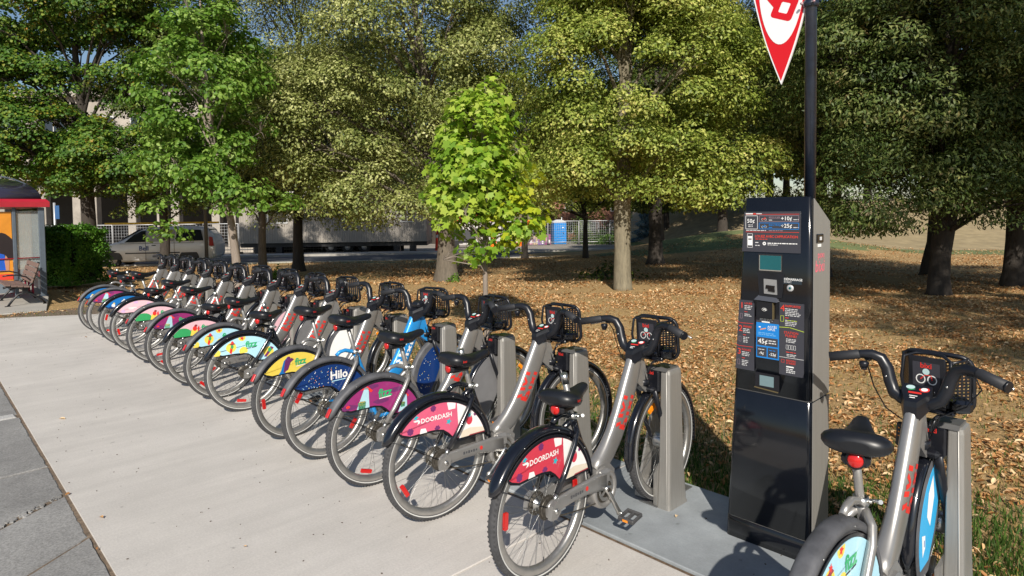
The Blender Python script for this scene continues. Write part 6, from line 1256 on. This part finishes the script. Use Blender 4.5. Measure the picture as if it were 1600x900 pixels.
# hedge: a clipped box of leaves on a dark core
hd = at(-11.85, 17.2, 'hedge', 'thick clipped green hedge between the bus shelter and the white van', 'hedge', None, -.12, .06); n = 22000; face = rg.random(n); P = rg.random((n, 3))*np.array([1.14, 1.3, 1.46])-np.array([.57, .65, 0]); N = np.zeros((n, 3)); jit = rg.normal(size=n)*.045
sel = [face < .38, (face >= .38) & (face < .62), (face >= .62) & (face < .82), face >= .82]
P[sel[0], 1] = -.65; N[sel[0], 1] = -1; P[sel[1], 2] = 1.46; N[sel[1], 2] = 1; P[sel[2], 0] = .57; N[sel[2], 0] = 1; P[sel[3], 0] = -.57; N[sel[3], 0] = -1
bump = np.array([mn.noise(Vector(p*1.9)) for p in P])*.20; P += N*(jit+bump)[:, None]; P[:, 2] = np.clip(P[:, 2], .06, 2); k_ = 1-.14*np.clip(.45-P[:, 2], 0, 1); P[:, 0] *= k_; P[:, 1] *= k_
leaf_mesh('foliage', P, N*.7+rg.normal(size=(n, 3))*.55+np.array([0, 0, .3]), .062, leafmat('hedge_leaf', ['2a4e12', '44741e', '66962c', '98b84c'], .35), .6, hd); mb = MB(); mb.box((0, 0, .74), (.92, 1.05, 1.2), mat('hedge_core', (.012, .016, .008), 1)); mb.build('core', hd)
# off to the side behind the viewer: crowns whose shade dapples the lawn
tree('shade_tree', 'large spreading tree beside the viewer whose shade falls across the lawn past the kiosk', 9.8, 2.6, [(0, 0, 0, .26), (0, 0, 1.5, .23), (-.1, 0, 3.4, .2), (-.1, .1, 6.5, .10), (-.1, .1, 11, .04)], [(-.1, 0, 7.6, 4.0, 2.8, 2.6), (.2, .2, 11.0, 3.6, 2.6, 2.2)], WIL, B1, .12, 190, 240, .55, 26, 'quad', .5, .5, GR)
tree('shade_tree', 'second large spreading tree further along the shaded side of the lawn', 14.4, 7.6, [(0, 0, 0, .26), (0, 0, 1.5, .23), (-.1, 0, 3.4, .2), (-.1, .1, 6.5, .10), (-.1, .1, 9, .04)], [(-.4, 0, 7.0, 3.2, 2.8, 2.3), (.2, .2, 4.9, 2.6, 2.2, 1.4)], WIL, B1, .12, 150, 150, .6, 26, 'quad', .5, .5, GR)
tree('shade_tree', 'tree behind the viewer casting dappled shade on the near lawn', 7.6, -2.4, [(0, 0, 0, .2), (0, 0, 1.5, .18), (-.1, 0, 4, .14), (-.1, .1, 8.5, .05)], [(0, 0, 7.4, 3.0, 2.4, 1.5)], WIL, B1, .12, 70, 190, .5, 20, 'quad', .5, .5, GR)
# ------------------------------------------------------------------ leaf litter and grass
def scatter(n, D0, D1, power, keep_):
    u = rg.random(n); D = D0+(D1-D0)*u**power; t = rg.uniform(-.85, .88, n); L = t*(D+1.5); x = CAM.x+UX*L-UY*D; y = CAM.y+UY*L+UX*D; m = keep_(x, y, L, D)
    x, y = x[m], y[m]; z = np.array([height(a, b) for a, b in zip(x, y)]); return np.stack([x, y, z], 1), D[m]
def lawn(x, y, L, D): return ((y > 1.36) | (x < -11.9)) & ~((x < -12.3) & (x > -19.7) & (y < .6)) & (D < 31.3+.2*np.minimum(L, 4))
def noise2(x, y, s): return np.array([mn.noise(Vector((a*s, b*s, 3.1))) for a, b in zip(x, y)])
LITT = leafmat('fallen_leaf', ['603a1c', '926234', 'b68450', 'cca270', 'e6caa0'], .15, .7, .12, .75)
P, D_ = scatter(125000, 2.2, 14, 1.15, lawn); nz = noise2(P[:, 0], P[:, 1], .8)+.7*noise2(P[:, 0], P[:, 1], 2.6); dn = rg.random(len(P)) < np.clip(.62+nz*1.5, .08, 1)*np.where((P[:, 1] < 3.2), .35+.3*np.clip((P[:, 1]-1.3)/1.9, 0, 1), 1); P = P[dn]; P[:, 2] += .008+.016*rg.random(len(P))
o = leaf_mesh('fallen_leaves', P, np.array([0, 0, 1])+rg.normal(size=P.shape)*.45, .045, LITT, .42, None, .3, None, 'oval'); tag(o, 'dry brown fallen leaves scattered over the lawn near the bicycles', 'fallen leaves', None, 'stuff')
P, D_ = scatter(60000, 13, 31, .95, lawn); nz = noise2(P[:, 0], P[:, 1], .5); P = P[rg.random(len(P)) < np.clip(.6+nz*1.4, .1, 1)]; P[:, 2] += .02
o = leaf_mesh('fallen_leaves', P, np.array([0, 0, 1])+rg.normal(size=P.shape)*.4, .065, LITT, .6, None, .3); tag(o, 'thin layer of tan fallen leaves under the trees across the lawn', 'fallen leaves', None, 'stuff')
def blades(n, D0, D1, pw, keepf, h, m, name, label, dens):
    P, D_ = scatter(n, D0, D1, pw, keepf); P = P[rg.random(len(P)) < dens(P)]; n = len(P); a = rg.random(n)*2*PI; w_ = .0045*rg.uniform(.7, 1.6, n); hh = h*rg.uniform(.4, 1.2, n); ln = rg.normal(size=(n, 2))*.35*hh[:, None]
    V = np.zeros((n, 3, 3)); V[:, 0] = P-np.stack([np.cos(a)*w_, np.sin(a)*w_, 0*a+.01], 1); V[:, 1] = P+np.stack([np.cos(a)*w_, np.sin(a)*w_, 0*a-.01], 1); V[:, 2] = P+np.concatenate([ln, hh[:, None]], 1)
    me = bpy.data.meshes.new(name); me.vertices.add(n*3); me.vertices.foreach_set('co', V.reshape(-1)); me.loops.add(n*3); me.loops.foreach_set('vertex_index', np.arange(n*3, dtype=np.int32)); me.polygons.add(n); me.polygons.foreach_set('loop_start', (np.arange(n)*3).astype(np.int32)); me.materials.append(m); me.update(calc_edges=True); tag(link(name, me), label, 'grass', None, 'stuff')
GRS = leafmat('grass_blade', ['22340f', '36501a', '50702a', '7c8a40'], .3); GRD = leafmat('dry_grass_blade', ['7c6638', 'a89058', 'c4ae78'], .25)
blades(160000, 2.2, 9, 1.2, lawn, .055, GRS, 'grass', 'short green grass along the back edge of the paving', lambda P: np.clip(1.25-(P[:, 1]-1.3)/1.7+.9*noise2(P[:, 0], P[:, 1], 1.4), .06, 1))
blades(110000, 2.3, 13, 1.1, lawn, .034, GRD, 'grass', 'sparse dry grass between the fallen leaves', lambda P: np.clip(.5+noise2(P[:, 0], P[:, 1], .9), .15, 1))
blades(26000, 10.6, 15, 1., lambda x, y, L, D: ((x < -11.3) & (y < 1.6) & ~((x < -12.5) & (x > -19.7) & (y < .55) & (y > -2.6))), .05, GRS, 'grass', 'thin strip of grass before the bench pad', lambda P: np.full(len(P), .8))
mb = MB(); TWG = mat('twig_brown', (.10, .07, .045), .9)
Pt, D_ = scatter(520, 3.4, 14, 1.1, lawn)
for p_ in Pt:
    a = rnd.random()*PI; l_ = rnd.uniform(.05, .22); q = Vector(p_)+Vector((0, 0, .022)); v1 = Vector((math.cos(a)*l_/2, math.sin(a)*l_/2, rnd.uniform(-.008, .008))); mb.tube([q-v1, q+Vector((rnd.gauss(0, .01), rnd.gauss(0, .01), .006)), q+v1], [.0028, .0024, .0014], TWG, 4, False)
o = mb.build('twigs'); tag(o, 'thin fallen twigs lying among the leaves on the lawn', 'twigs', None, 'stuff')
Pb = np.array([[x, y, .008] for x, y in [(-2.1, -1.36), (-2.6, -1.44), (-1.2, -.9), (.3, .2), (-4.4, -1.2), (-.1, -.6), (1.2, .75), (-.6, .62), (.2, .9), (-1.9, .45), (-3.3, .55), (-6.2, .6), (-8.6, -.3), (-9.8, .8), (-10.6, .3), (-1.72, -1.45), (.55, .4), (-.9, 1.1), (-5.0, .2), (.9, .62)]]); Pb[:, 2] += np.where(Pb[:, 1] > .5, .022, 0)
o = leaf_mesh('blown_leaves', Pb, np.array([0, 0, 1])+rg.normal(size=Pb.shape)*.25, .038, LITT, .5, None, .3, None, 'oval'); tag(o, 'a few dry leaves blown onto the pale paving', 'leaves', None, 'stuff')
# seed specks and grit on the paving
mb = MB(); GRT = mat('grit', (.10, .08, .06), .9)
for i in range(520):
    x = rnd.uniform(-9, 3); y = rnd.uniform(-1.4, .45) if rnd.random() < .8 else rnd.uniform(.5, 1.3); r = rnd.uniform(.0012, .004); z = .0225 if y > .5 else .0; mb.box((x, y, z+r*.4), (r*2.2, r*1.5, r), GRT, Matrix.Rotation(rnd.random()*3, 3, 'Z'))
o = mb.build('grit'); tag(o, 'small seeds and grit scattered on the pale paving', 'grit', None, 'stuff')
